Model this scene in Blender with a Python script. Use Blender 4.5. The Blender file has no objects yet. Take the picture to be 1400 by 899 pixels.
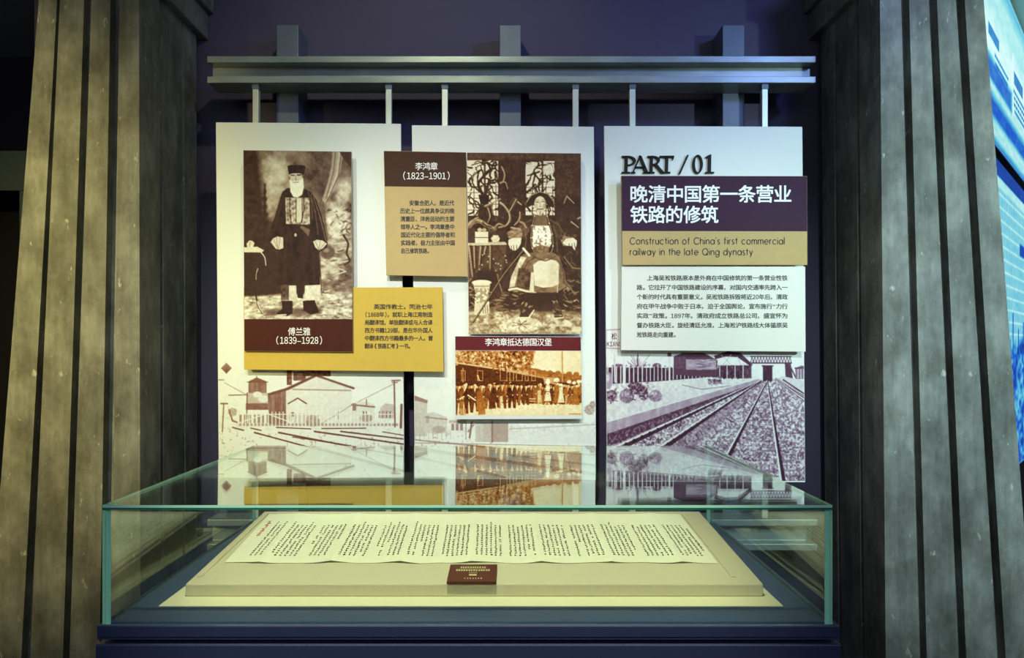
import bpy, bmesh, math, random
import numpy as np
from mathutils import Vector

# ------------------------------------------------------------------ camera, world, lights
SC = bpy.context.scene
COL = SC.collection
F, CX, CY, H = 1000.0, 690.0, 474.0, 1.5        # focal length in pixels, optical axis, eye height

cam_d = bpy.data.cameras.new('camera')
cam_d.sensor_width = 36.0
cam_d.lens = F / 1400.0 * 36.0
cam_d.shift_x = (700.0 - CX) / 1400.0
cam_d.shift_y = (CY - 449.5) / 1400.0
cam_d.clip_start = 0.05
cam = bpy.data.objects.new('camera', cam_d)
cam.location = (0, 0, H)
cam.rotation_euler = (math.radians(90), 0, 0)
COL.objects.link(cam)
SC.camera = cam

SC.view_settings.view_transform = 'Standard'
SC.view_settings.look = 'None'
SC.view_settings.gamma = 1.0
SC.view_settings.exposure = 0.0
SC.view_settings.use_curve_mapping = False
SC.cycles.transparent_max_bounces = 24
SC.cycles.max_bounces = 10

W = bpy.data.worlds.new('world')
SC.world = W
W.use_nodes = True
W.node_tree.nodes['Background'].inputs[0].default_value = (0.10, 0.085, 0.12, 1)
W.node_tree.nodes['Background'].inputs[1].default_value = 0.34


def aim(o, target):
    d = Vector(target) - o.location
    o.rotation_euler = d.to_track_quat('-Z', 'Y').to_euler()


def spot(name, loc, target, power, color, angle, blend=0.6, size=0.04):
    l = bpy.data.lights.new(name, 'SPOT')
    l.energy = power
    l.color = color
    l.spot_size = math.radians(angle)
    l.spot_blend = blend
    l.shadow_soft_size = size
    o = bpy.data.objects.new(name, l)
    o.location = loc
    COL.objects.link(o)
    aim(o, target)
    return o


def area(name, loc, target, power, color, sx, sy):
    l = bpy.data.lights.new(name, 'AREA')
    l.energy = power
    l.color = color
    l.shape = 'RECTANGLE'
    l.size = sx
    l.size_y = sy
    o = bpy.data.objects.new(name, l)
    o.location = loc
    COL.objects.link(o)
    aim(o, target)
    return o


# spots on the gallery ceiling for the panels, the case, the beam and the two columns; cool glow of the hall at right
spot('panel_spot', (-1.15, -0.35, 3.3), (-0.72, 3.2, 1.40), 330, (0.84, 1.0, 0.78), 34, 1.0, 0.06)
spot('panel_spot', (-0.25, -0.40, 3.3), (-0.25, 3.2, 1.48), 345, (0.98, 0.95, 0.92), 34, 1.0, 0.06)
spot('panel_spot', (1.05, -0.35, 3.3), (0.78, 3.2, 1.40), 330, (0.80, 1.0, 0.97), 34, 1.0, 0.06)
spot('case_spot', (-0.15, 0.85, 3.4), (-0.10, 1.95, 0.85), 350, (1.0, 1.0, 0.64), 38, 0.6, 0.05)
spot('beam_spot', (-0.35, 1.75, 3.6), (-0.35, 3.2, 2.70), 56, (0.95, 1.0, 0.66), 84, 1.0, 0.04)
spot('column_spot', (-2.6, -0.2, 2.4), (-2.30, 2.9, 1.72), 540, (1.0, 0.85, 0.30), 54, 1.0, 0.05)
spot('column_spot', (2.9, -0.2, 2.5), (2.42, 2.9, 1.75), 560, (0.68, 1.0, 1.0), 66, 1.0, 0.05)
spot('hall_light', (2.0, 0.9, 3.3), (0.45, 3.5, 3.0), 150, (0.26, 0.40, 1.0), 60, 1.0, 0.2)
spot('ceiling_fill', (4.6, 3.6, 2.4), (4.4, 5.0, 3.72), 150, (0.55, 1.0, 0.92), 110, 1.0, 0.1)  # added fill that brightens the far ceiling, no real fixture
area('front_fill', (0.0, -2.4, 3.2), (0.0, 3.0, 1.2), 34, (0.80, 0.95, 1.0), 4.5, 1.2)  # added fill behind the camera, lifts the glass edges and other fronts


# ------------------------------------------------------------------ helpers
def P(u, v, Y):
    """the point at depth Y that the photograph shows at (u, v)"""
    return Vector(((u - CX) / F * Y, Y, H - (v - CY) / F * Y))


def s2l(c):
    c = np.asarray(c, dtype=float) / 255.0
    return np.where(c <= 0.04045, c / 12.92, ((c + 0.055) / 1.055) ** 2.4)


def rgba(c):
    r = s2l(c)
    return (float(r[0]), float(r[1]), float(r[2]), 1.0)


WLOC = {}


def link(name, me, mat=None, parent=None, loc=None):
    """link a mesh given in world coordinates; its origin goes to its base (or to its parent's)"""
    o = bpy.data.objects.new(name, me)
    COL.objects.link(o)
    n = len(me.vertices)
    co = np.empty(n * 3, dtype=np.float32)
    me.vertices.foreach_get('co', co)
    co = co.reshape(-1, 3)
    if parent is not None:
        base = np.array(WLOC[parent.name])
        o.parent = parent
        WLOC[o.name] = tuple(base)
    else:
        if loc is None:
            lo, hi = co.min(0), co.max(0)
            loc = ((lo[0] + hi[0]) / 2, (lo[1] + hi[1]) / 2, lo[2])
        base = np.array(loc)
        o.location = tuple(float(x) for x in base)
        WLOC[o.name] = tuple(base)
    co = (co - base).astype(np.float32)
    me.vertices.foreach_set('co', co.ravel())
    me.update()
    if mat is not None:
        for m in (mat if isinstance(mat, (list, tuple)) else [mat]):
            me.materials.append(m)
    return o


def empty(name, loc):
    o = bpy.data.objects.new(name, None)
    o.empty_display_size = 0.05
    o.location = loc
    COL.objects.link(o)
    WLOC[o.name] = tuple(loc)
    return o


def tag(o, label=None, cat=None, group=None, kind=None):
    if label: o['label'] = label
    if cat: o['category'] = cat
    if group: o['group'] = group
    if kind: o['kind'] = kind
    return o


def bm_mesh(bm, name, recalc=True):
    if recalc:
        bmesh.ops.recalc_face_normals(bm, faces=bm.faces)
    me = bpy.data.meshes.new(name)
    bm.to_mesh(me)
    bm.free()
    return me


def add_hexa(bm, pts, bevel=0.0, seg=1):
    """eight corners: front TL TR BR BL, back TL TR BR BL"""
    vs = [bm.verts.new(p) for p in pts]
    fs = [(0, 3, 2, 1), (4, 5, 6, 7), (0, 1, 5, 4), (1, 2, 6, 5), (2, 3, 7, 6), (3, 0, 4, 7)]
    faces = [bm.faces.new([vs[i] for i in f]) for f in fs]
    if bevel > 0:
        es = list({e for f in faces for e in f.edges})
        bmesh.ops.bevel(bm, geom=es, offset=bevel, segments=seg, affect='EDGES', profile=0.5)
    return faces


def add_box(bm, x0, x1, y0, y1, z0, z1, bevel=0.0, seg=1):
    return add_hexa(bm, [(x0, y0, z1), (x1, y0, z1), (x1, y0, z0), (x0, y0, z0),
                         (x0, y1, z1), (x1, y1, z1), (x1, y1, z0), (x0, y1, z0)], bevel, seg)


def box(name, x0, x1, y0, y1, z0, z1, mat, parent=None, bevel=0.0, seg=1):
    bm = bmesh.new()
    add_box(bm, x0, x1, y0, y1, z0, z1, bevel, seg)
    return link(name, bm_mesh(bm, name), mat, parent)


def add_tube(bm, a, b, r, n=12):
    a, b = Vector(a), Vector(b)
    d = (b - a).normalized()
    t = d.orthogonal().normalized()
    s = d.cross(t)
    ra = [bm.verts.new(a + (t * math.cos(k * 2 * math.pi / n) + s * math.sin(k * 2 * math.pi / n)) * r) for k in range(n)]
    rb = [bm.verts.new(b + (t * math.cos(k * 2 * math.pi / n) + s * math.sin(k * 2 * math.pi / n)) * r) for k in range(n)]
    for k in range(n):
        f = bm.faces.new([ra[k], ra[(k + 1) % n], rb[(k + 1) % n], rb[k]])
        f.smooth = True
    bm.faces.new(ra[::-1])
    bm.faces.new(rb)


def tube(name, a, b, r, mat, parent=None):
    bm = bmesh.new()
    add_tube(bm, a, b, r)
    return link(name, bm_mesh(bm, name), mat, parent)


def board_mesh(q, Yf, th, bevel=0.0012):
    """a board whose front face has the corners q = (TL, TR, BR, BL) at depth Yf"""
    bm = bmesh.new()
    fr = [P(u, v, Yf) for u, v in q]
    add_hexa(bm, fr + [p + Vector((0, th, 0)) for p in fr], bevel, 2)
    return bm_mesh(bm, 'board')


# ------------------------------------------------------------------ materials
def new_mat(name):
    m = bpy.data.materials.new(name)
    m.use_nodes = True
    nt = m.node_tree
    return m, nt, nt.nodes['Principled BSDF']


def plain(name, c, rough=0.5, metal=0.0, spec=0.5, noise=0.0, scale=40.0, bump=0.0, stretch=(1, 1, 1)):
    m, nt, b = new_mat(name)
    b.inputs['Roughness'].default_value = rough
    b.inputs['Metallic'].default_value = metal
    b.inputs['Specular IOR Level'].default_value = spec
    col = rgba(c)
    b.inputs['Base Color'].default_value = col
    if noise > 0 or bump > 0:
        tc = nt.nodes.new('ShaderNodeTexCoord')
        mp = nt.nodes.new('ShaderNodeMapping')
        mp.inputs['Scale'].default_value = stretch
        nz = nt.nodes.new('ShaderNodeTexNoise')
        nz.inputs['Scale'].default_value = scale
        nz.inputs['Detail'].default_value = 6
        nt.links.new(tc.outputs['Object'], mp.inputs['Vector'])
        nt.links.new(mp.outputs['Vector'], nz.inputs['Vector'])
        if noise > 0:
            rp = nt.nodes.new('ShaderNodeValToRGB')
            rp.color_ramp.elements[0].position = 0.3
            rp.color_ramp.elements[1].position = 0.7
            rp.color_ramp.elements[0].color = tuple(x * (1 - noise) for x in col[:3]) + (1,)
            rp.color_ramp.elements[1].color = tuple(min(1, x * (1 + noise)) for x in col[:3]) + (1,)
            nt.links.new(nz.outputs['Fac'], rp.inputs['Fac'])
            nt.links.new(rp.outputs['Color'], b.inputs['Base Color'])
        if bump > 0:
            bp = nt.nodes.new('ShaderNodeBump')
            bp.inputs['Strength'].default_value = bump
            bp.inputs['Distance'].default_value = 0.004
            nt.links.new(nz.outputs['Fac'], bp.inputs['Height'])
            nt.links.new(bp.outputs['Normal'], b.inputs['Normal'])
    return m


def column_material():
    """weathered painted timber: streaks along the grain, blotches, small pale chips"""
    m, nt, b = new_mat('weathered_timber')
    N, L = nt.nodes.new, nt.links.new
    tc = N('ShaderNodeTexCoord')

    def noise(scale, stretch, detail=6, rough=0.6):
        mp = N('ShaderNodeMapping')
        mp.inputs['Scale'].default_value = stretch
        L(tc.outputs['Object'], mp.inputs['Vector'])
        n = N('ShaderNodeTexNoise')
        n.inputs['Scale'].default_value = scale
        n.inputs['Detail'].default_value = detail
        n.inputs['Roughness'].default_value = rough
        L(mp.outputs['Vector'], n.inputs['Vector'])
        return n.outputs['Fac']

    def ramp(fac, stops):
        r = N('ShaderNodeValToRGB')
        e = r.color_ramp.elements
        e[0].position, e[0].color = stops[0]
        e[1].position, e[1].color = stops[1]
        for p, c in stops[2:]:
            x = e.new(p)
            x.color = c
        L(fac, r.inputs['Fac'])
        return r.outputs['Color']

    def mul(a, c, f=1.0):
        x = N('ShaderNodeMix')
        x.data_type = 'RGBA'
        x.blend_type = 'MULTIPLY'
        x.inputs[0].default_value = f
        L(a, x.inputs[6])
        L(c, x.inputs[7])
        return x.outputs[2]

    base = ramp(noise(7, (1, 1, 0.4)), [(0.30, rgba((96, 97, 94))), (0.70, rgba((156, 157, 152)))])
    streak = ramp(noise(40, (1, 1, 0.08), 8, 0.75), [(0.30, (0.62, 0.61, 0.59, 1)), (0.60, (1, 1, 1, 1))])
    blot = ramp(noise(9, (1, 1, 0.8), 8, 0.7), [(0.36, (0.50, 0.46, 0.42, 1)), (0.60, (1, 1, 1, 1))])
    c = mul(mul(base, streak, 0.75), blot, 0.8)
    chips = noise(34, (1, 1, 0.45), 3)
    mr = N('ShaderNodeMapRange')
    mr.inputs['From Min'].default_value = 0.66
    mr.inputs['From Max'].default_value = 0.74
    L(chips, mr.inputs['Value'])
    mix = N('ShaderNodeMix')
    mix.data_type = 'RGBA'
    L(mr.outputs['Result'], mix.inputs[0])
    L(c, mix.inputs[6])
    mix.inputs[7].default_value = rgba((176, 176, 168))
    L(mix.outputs[2], b.inputs['Base Color'])
    bp = N('ShaderNodeBump')
    bp.inputs['Strength'].default_value = 0.35
    bp.inputs['Distance'].default_value = 0.004
    L(noise(30, (1, 1, 0.15), 8), bp.inputs['Height'])
    L(bp.outputs['Normal'], b.inputs['Normal'])
    b.inputs['Roughness'].default_value = 0.62
    b.inputs['Specular IOR Level'].default_value = 0.35
    return m


def glass_material():
    m = bpy.data.materials.new('clear_glass')
    m.use_nodes = True
    nt = m.node_tree
    nt.nodes.clear()
    N, L = nt.nodes.new, nt.links.new
    out = N('ShaderNodeOutputMaterial')
    tr = N('ShaderNodeBsdfTransparent')
    tr.inputs[0].default_value = (0.955, 0.985, 0.97, 1)
    gl = N('ShaderNodeBsdfGlossy')
    gl.inputs['Roughness'].default_value = 0.0
    gl.inputs['Color'].default_value = (0.95, 1, 0.98, 1)
    geo = N('ShaderNodeNewGeometry')
    dot = N('ShaderNodeVectorMath')
    dot.operation = 'DOT_PRODUCT'
    L(geo.outputs['Incoming'], dot.inputs[0])
    L(geo.outputs['True Normal'], dot.inputs[1])
    ab = N('ShaderNodeMath'); ab.operation = 'ABSOLUTE'
    L(dot.outputs['Value'], ab.inputs[0])
    om = N('ShaderNodeMath'); om.operation = 'SUBTRACT'
    om.inputs[0].default_value = 1.0
    L(ab.outputs[0], om.inputs[1])
    pw = N('ShaderNodeMath'); pw.operation = 'POWER'
    L(om.outputs[0], pw.inputs[0])
    pw.inputs[1].default_value = 5.0
    mr = N('ShaderNodeMapRange')
    mr.inputs['To Min'].default_value = 0.055
    mr.inputs['To Max'].default_value = 1.0
    L(pw.outputs[0], mr.inputs['Value'])
    mx = N('ShaderNodeMixShader')
    L(mr.outputs['Result'], mx.inputs[0])
    L(tr.outputs[0], mx.inputs[1])
    L(gl.outputs[0], mx.inputs[2])
    L(mx.outputs[0], out.inputs[0])
    return m


def print_material(name, rough=0.6):
    m, nt, b = new_mat(name)
    a = nt.nodes.new('ShaderNodeAttribute')
    a.attribute_name = 'Col'
    nt.links.new(a.outputs['Color'], b.inputs['Base Color'])
    b.inputs['Roughness'].default_value = rough
    b.inputs['Specular IOR Level'].default_value = 0.12
    return m


def light_print_material(name, strength):
    m, nt, b = new_mat(name)
    a = nt.nodes.new('ShaderNodeAttribute')
    a.attribute_name = 'Col'
    b.inputs['Base Color'].default_value = (0.02, 0.02, 0.02, 1)
    nt.links.new(a.outputs['Color'], b.inputs['Emission Color'])
    b.inputs['Emission Strength'].default_value = strength
    b.inputs['Roughness'].default_value = 0.4
    return m


M = {
    'timber': column_material(),
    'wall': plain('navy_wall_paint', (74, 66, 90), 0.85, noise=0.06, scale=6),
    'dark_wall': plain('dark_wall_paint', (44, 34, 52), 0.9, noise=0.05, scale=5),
    'ceiling': plain('ceiling_paint', (150, 165, 165), 0.9, noise=0.03, scale=5),
    'floor': plain('floor_stone', (70, 58, 50), 0.6, noise=0.25, scale=9, bump=0.2),
    'steel': plain('painted_steel', (140, 148, 146), 0.36, 0.3, noise=0.22, scale=14, bump=0.15, stretch=(0.3, 1, 1)),
    'post': plain('post_steel', (92, 100, 116), 0.5, 0.1, noise=0.12, scale=9),
    'rod': plain('rod_steel', (196, 200, 190), 0.4, 0.3),
    'panel': plain('white_panel', (226, 228, 222), 0.55, spec=0.3),
    'edge': plain('board_edge', (150, 140, 120), 0.6),
    'edge_white': plain('board_edge_white', (214, 212, 206), 0.6),
    'gold': plain('gold_print', (204, 170, 74), 0.6, noise=0.03, scale=30, spec=0.12),
    'tan': plain('tan_print', (190, 162, 112), 0.6, noise=0.03, scale=30, spec=0.12),
    'brown': plain('brown_print', (70, 30, 20), 0.6, noise=0.08, scale=60, spec=0.12),
    'umber': plain('umber_print', (66, 38, 24), 0.6, noise=0.08, scale=60, spec=0.15),
    'maroon': plain('maroon_print', (98, 30, 36), 0.6, noise=0.06, scale=60, spec=0.12),
    'purple': plain('aubergine_print', (60, 32, 56), 0.6, noise=0.06, scale=50, spec=0.12),
    'cream_print': plain('cream_print', (226, 220, 212), 0.5, spec=0.3),
    'ink': plain('ink', (40, 30, 26), 0.6),
    'white_ink': plain('white_ink', (238, 236, 232), 0.5),
    'letter': plain('raised_letter', (26, 16, 16), 0.55, spec=0.15),
    'glass': glass_material(),
    'glass_edge': plain('polished_glass_edge', (196, 255, 246), 0.3, spec=0.5),
    'joint': plain('glass_joint', (34, 118, 100), 0.3, spec=0.5),
    'case': plain('case_paint', (52, 60, 100), 0.28, spec=0.6, noise=0.05, scale=20),
    'deck': plain('case_deck', (62, 84, 124), 0.5, noise=0.06, scale=120, bump=0.06),
    'linen': plain('cream_linen', (212, 202, 176), 0.9, noise=0.04, scale=320, bump=0.25, spec=0.15),
    'sheet': plain('cream_card', (232, 226, 194), 0.85, spec=0.15),
    'paper': plain('rice_paper', (244, 240, 220), 0.9, noise=0.015, scale=25, spec=0.1),
    'brush_ink': plain('brush_ink', (34, 34, 24), 0.7),
    'red_ink': plain('red_ink', (190, 60, 30), 0.7),
    'plaque': plain('plaque_brown', (92, 40, 24), 0.4, spec=0.4),
    'plaque_ink': plain('plaque_ink', (232, 220, 170), 0.5),
    'print': print_material('photo_print'),
    'lightbox': light_print_material('lightbox_print', 1.0),
    'grey_box': plain('grey_header', (58, 70, 76), 0.7),
    'black': plain('black_recess', (16, 14, 20), 0.8),
}


# ------------------------------------------------------------------ text
def raw_text(s, offset=0.0):
    cu = bpy.data.curves.new('text', 'FONT')
    cu.body = s
    cu.size = 1.0
    cu.resolution_u = 3
    cu.offset = offset
    o = bpy.data.objects.new('text', cu)
    COL.objects.link(o)
    bpy.context.view_layer.update()
    me = bpy.data.meshes.new_from_object(o.evaluated_get(bpy.context.evaluated_depsgraph_get()))
    n = len(me.vertices)
    co = np.empty(n * 3)
    me.vertices.foreach_get('co', co)
    co = co.reshape(-1, 3)
    faces = [tuple(p.vertices) for p in me.polygons]
    bpy.data.objects.remove(o)
    bpy.data.curves.remove(cu)
    bpy.data.meshes.remove(me)
    return co, faces


_ref = raw_text('国')[0]
REF_LO, REF_HI = _ref[:, 1].min(), _ref[:, 1].max()


GCACHE = {}


def glyph(c):
    if c not in GCACHE:
        full = chr(ord(c) + 0xFEE0) if '!' <= c <= '~' else c
        GCACHE[c] = raw_text(full)
    return GCACHE[c]


def advance(c):
    return 0.57 if c.isdigit() else 0.66 if 'A' <= c <= 'Z' else 0.6 if c in '–“”' else 0.62 if c in '（）' else 1.0


EM = (REF_HI - REF_LO) / 0.92


def text_block(name, lines, Y, mat, parent, offset=0.0):
    """lines: (string, u0, u1, v centre, character height in pixels); bold is overprinted"""
    V, Fc = [], []
    for s, u0, u1, vc, h in lines:
        pen, out = 0.0, []
        for c in s:
            co, fs = glyph(c)
            w = advance(c)
            if len(co):
                lo, hi = co[:, 0].min(), co[:, 0].max()
                gw = (hi - lo) / EM
                if c in '，。、':
                    ox, kx = pen + 0.08, 1.0 / EM
                elif w < 1.0:
                    kx = min(1.0, w * 0.84 / gw) / EM
                    ox = pen + (w - gw * kx * EM) / 2
                    if c == '–': kx, ox = w * 0.8 / gw / EM, pen + w * 0.1
                else:
                    kx = min(1.0, 0.95 / gw) / EM
                    ox = pen + (1 - gw * kx * EM) / 2
                out.append((co, fs, lo, kx, ox))
            pen += w
        sc = (u1 - u0) / pen
        e = offset * h
        for k, (du, dv) in enumerate(((-e, -e), (e, -e), (-e, e), (e, e)) if e > 0 else ((0, 0),)):
            for co, fs, lo, kx, ox in out:
                base = len(V)
                for x, y, z in co:
                    u = u0 + ((x - lo) * kx + ox) * sc
                    v = vc + h / 2 - (y - REF_LO) / (REF_HI - REF_LO) * h
                    V.append(P(u + du, v + dv, Y - 0.00004 * k))
                Fc += [tuple(base + i for i in f) for f in fs]
    me = bpy.data.meshes.new(name)
    me.from_pydata(V, [], Fc)
    return link(name, me, mat, parent)


def arc(cx, cy, rx, ry, a0, a1, n=16):
    return [(cx + rx * math.cos(math.radians(a0 + (a1 - a0) * k / n)),
             cy + ry * math.sin(math.radians(a0 + (a1 - a0) * k / n))) for k in range(n + 1)]


GLYPH = {
    'o': (1.0, [arc(.5, .5, .5, .5, 0, 360)]),
    'c': (.92, [arc(.5, .5, .5, .5, 45, 315)]),
    'e': (1.0, [[(0, .5), (1, .5)] + arc(.5, .5, .5, .5, 0, 315)]),
    'a': (1.0, [arc(.5, .5, .5, .5, 0, 360), [(1, 1), (1, 0)]]),
    'd': (1.0, [arc(.5, .5, .5, .5, 0, 360), [(1, 1.5), (1, 0)]]),
    'g': (1.0, [arc(.5, .5, .5, .5, 0, 360), [(1, 1), (1, -.1)] + arc(.5, -.05, .5, .4, 0, -160)]),
    'n': (.8, [[(0, 0), (0, 1)], [(0, .55)] + arc(.4, .6, .4, .4, 180, 0) + [(.8, 0)]]),
    'h': (.8, [[(0, 0), (0, 1.5)], [(0, .55)] + arc(.4, .6, .4, .4, 180, 0) + [(.8, 0)]]),
    'm': (1.3, [[(0, 0), (0, 1)], [(0, .6)] + arc(.325, .67, .325, .33, 180, 0) + [(.65, 0)],
                [(.65, .6)] + arc(.975, .67, .325, .33, 180, 0) + [(1.3, 0)]]),
    'u': (.8, [[(0, 1)] + arc(.4, .4, .4, .4, 180, 360) + [(.8, 1)], [(.8, 0), (.8, 1)]]),
    'r': (.42, [[(0, 0), (0, 1)], [(0, .6)] + arc(.36, .62, .36, .36, 180, 80)]),
    's': (.56, [arc(.3, .74, .24, .26, 30, 260, 10) + arc(.27, .25, .27, .25, 75, -150, 10)]),
    't': (.48, [[(.24, 1.4), (.24, 0)], [(0, 1), (.48, 1)]]),
    'f': (.5, [[(.2, 0), (.2, 1.2)] + arc(.46, 1.22, .26, .28, 180, 90, 8), [(0, 1), (.46, 1)]]),
    'i': (.02, [[(0, 0), (0, 1)], [(0, 1.32), (0, 1.46)]]),
    'l': (.02, [[(0, 0), (0, 1.5)]]),
    'w': (1.2, [[(0, 1), (.32, 0), (.6, 1), (.88, 0), (1.2, 1)]]),
    'y': (.84, [[(0, 1), (.42, .05)], [(.84, 1), (.22, -.45)]]),
    "'": (.05, [[(.02, 1.5), (.02, 1.2)]]),
    'C': (1.28, [arc(.72, .72, .72, .74, 42, 318, 24)]),
    'Q': (1.5, [arc(.74, .72, .74, .74, 0, 360, 28), [(.95, .42), (1.4, -.05)]]),
    ' ': (.42, []),
}


def add_stroke(bm, pts, w, to3):
    n = len(pts)
    if 2 < n <= 5:                               # sharp corners: one bar per stroke
        for a, b in zip(pts[:-1], pts[1:]): add_stroke(bm, [a, b], w, to3)
        return
    closed = n > 3 and math.hypot(pts[0][0] - pts[-1][0], pts[0][1] - pts[-1][1]) < 1e-6
    L_, R_ = [], []
    for i in range(n):
        a = pts[i - 1] if i > 0 else (pts[n - 2] if closed else pts[i])
        b = pts[i + 1] if i < n - 1 else (pts[1] if closed else pts[i])
        dx, dy = b[0] - a[0], b[1] - a[1]
        l = math.hypot(dx, dy) or 1
        nx, ny = -dy / l * w / 2, dx / l * w / 2
        L_.append(bm.verts.new(to3(pts[i][0] + nx, pts[i][1] + ny)))
        R_.append(bm.verts.new(to3(pts[i][0] - nx, pts[i][1] - ny)))
    for i in range(n - 1):
        bm.faces.new([L_[i], R_[i], R_[i + 1], L_[i + 1]])


def stroke_text(name, lines, Y, mat, parent, w=1.15):
    """geometric sans lettering: (string, u0, u1, baseline v, x-height)"""
    bm = bmesh.new()
    for s, u0, u1, vb, xh in lines:
        gap = 0.40
        tot = sum(GLYPH[c][0] + gap for c in s) - gap
        kx = (u1 - u0) / tot
        x = 0
        for c in s:
            adv, strokes = GLYPH[c]
            for st in strokes:
                pts = [(u0 + (x + px) * kx, vb - py * xh) for px, py in st]
                add_stroke(bm, pts, w, lambda a, b: P(a, b, Y))
            x += adv + gap
    return link(name, bm_mesh(bm, name, False), mat, parent)


# ------------------------------------------------------------------ prints drawn tone by tone
def vnoise(U, V, s, seed, sy=None):
    sy = sy or s
    rs = np.random.RandomState(seed)
    g = rs.rand(257, 257)
    x, y = U / s, V / sy
    xi, yi = np.floor(x).astype(int), np.floor(y).astype(int)
    fx, fy = x - xi, y - yi
    fx, fy = fx * fx * (3 - 2 * fx), fy * fy * (3 - 2 * fy)
    xi, yi = xi % 256, yi % 256
    return ((g[yi, xi] * (1 - fx) + g[yi, xi + 1] * fx) * (1 - fy)
            + (g[yi + 1, xi] * (1 - fx) + g[yi + 1, xi + 1] * fx) * fy)


class Pic:
    def __init__(s, u0, v0, u1, v1, k=2.0, bg=0.9):
        s.u0, s.v0, s.k = u0, v0, k
        s.w, s.h = int((u1 - u0) * k) + 1, int((v1 - v0) * k) + 1
        s.U, s.V = np.meshgrid(u0 + np.arange(s.w) / k, v0 + np.arange(s.h) / k)
        s.g = np.full((s.h, s.w), float(bg))

    def win(s, a, b, c, d):
        i0 = max(0, int((b - s.v0) * s.k) - 1); i1 = min(s.h, int((d - s.v0) * s.k) + 3)
        j0 = max(0, int((a - s.u0) * s.k) - 1); j1 = min(s.w, int((c - s.u0) * s.k) + 3)
        return (slice(i0, max(i0, i1)), slice(j0, max(j0, j1)))

    def put(s, sl, m, val, a):
        s.g[sl] = s.g[sl] * (1 - m * a) + val * m * a

    def polymask(s, pts, soft=0.8):
        xs, ys = [p[0] for p in pts], [p[1] for p in pts]
        sl = s.win(min(xs) - soft, min(ys) - soft, max(xs) + soft, max(ys) + soft)
        U, V = s.U[sl], s.V[sl]
        if U.size == 0:
            return sl, U
        ins = np.zeros(U.shape, bool)
        d = np.full(U.shape, 1e9)
        n = len(pts)
        for i in range(n):
            (x0, y0), (x1, y1) = pts[i], pts[(i + 1) % n]
            if y0 != y1:
                c = ((y0 > V) != (y1 > V)) & (U < (x1 - x0) * (V - y0) / (y1 - y0) + x0)
                ins ^= c
            dx, dy = x1 - x0, y1 - y0
            l2 = dx * dx + dy * dy or 1e-9
            t = np.clip(((U - x0) * dx + (V - y0) * dy) / l2, 0, 1)
            d = np.minimum(d, np.hypot(U - x0 - t * dx, V - y0 - t * dy))
        sd = np.where(ins, d, -d)
        return sl, np.clip(0.5 + sd / soft, 0, 1)

    def poly(s, pts, val, a=1.0, soft=0.8):
        sl, m = s.polymask(pts, soft)
        if m.size: s.put(sl, m, val, a)

    def rect(s, a, b, c, d, val, al=1.0, soft=0.8):
        s.poly([(a, b), (c, b), (c, d), (a, d)], val, al, soft)

    def line(s, pts, w, val, a=1.0, soft=0.7):
        for (x0, y0), (x1, y1) in zip(pts[:-1], pts[1:]):
            q = w / 2 + soft
            sl = s.win(min(x0, x1) - q, min(y0, y1) - q, max(x0, x1) + q, max(y0, y1) + q)
            U, V = s.U[sl], s.V[sl]
            if U.size == 0: continue
            dx, dy = x1 - x0, y1 - y0
            l2 = dx * dx + dy * dy or 1e-9
            t = np.clip(((U - x0) * dx + (V - y0) * dy) / l2, 0, 1)
            d = np.hypot(U - x0 - t * dx, V - y0 - t * dy)
            s.put(sl, np.clip(0.5 + (w / 2 - d) / soft, 0, 1), val, a)

    def curve(s, pts, w, val, a=1.0, soft=1.0, taper=0.5, lit=None):
        """a smooth stroke through the points, thinning along its way, with an optional lit edge"""
        q = [pts[0]] + list(pts) + [pts[-1]]
        out = []
        for i in range(1, len(q) - 2):
            p0, p1, p2, p3 = q[i - 1:i + 3]
            for k in range(6):
                t = k / 6
                out.append(tuple(0.5 * (2 * p1[j] + (p2[j] - p0[j]) * t + (2 * p0[j] - 5 * p1[j] + 4 * p2[j] - p3[j]) * t * t
                                        + (3 * p1[j] - p0[j] - 3 * p2[j] + p3[j]) * t ** 3) for j in (0, 1)))
        out.append(tuple(pts[-1]))
        n = len(out)
        for i in range(n - 1):
            ww = w * (1 - taper * i / n)
            s.line(out[i:i + 2], ww, val, a, soft)
            if lit is not None:
                s.line([(x - ww * .2, y - ww * .25) for x, y in out[i:i + 2]], ww * .4, lit, a * .8, soft)

    def ell(s, cx, cy, rx, ry, val, a=1.0, soft=0.25, rot=0.0):
        q = max(rx, ry) * (1 + soft) + 1
        sl = s.win(cx - q, cy - q, cx + q, cy + q)
        U, V = s.U[sl] - cx, s.V[sl] - cy
        if U.size == 0: return
        c, n = math.cos(math.radians(rot)), math.sin(math.radians(rot))
        r = np.hypot((U * c + V * n) / rx, (-U * n + V * c) / ry)
        s.put(sl, np.clip(0.5 + (1 - r) / max(soft, 1e-3), 0, 1), val, a)

    def grain(s, amp, sc, seed, region=None, soft=3.0, sy=None, thr=None):
        if region is None:
            sl, m = (slice(0, s.h), slice(0, s.w)), 1.0
        else:
            sl, m = s.polymask(region, soft)
        n = vnoise(s.U[sl], s.V[sl], sc, seed, sy) + 0.5 * vnoise(s.U[sl], s.V[sl], sc / 2.1, seed + 1, sy and sy / 2.1)
        n = n / 1.5 - 0.5
        if thr is not None:
            n = np.clip((n - thr) * 5, -0.5, 0.5)
        s.g[sl] = s.g[sl] + n * 2 * amp * m

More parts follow.
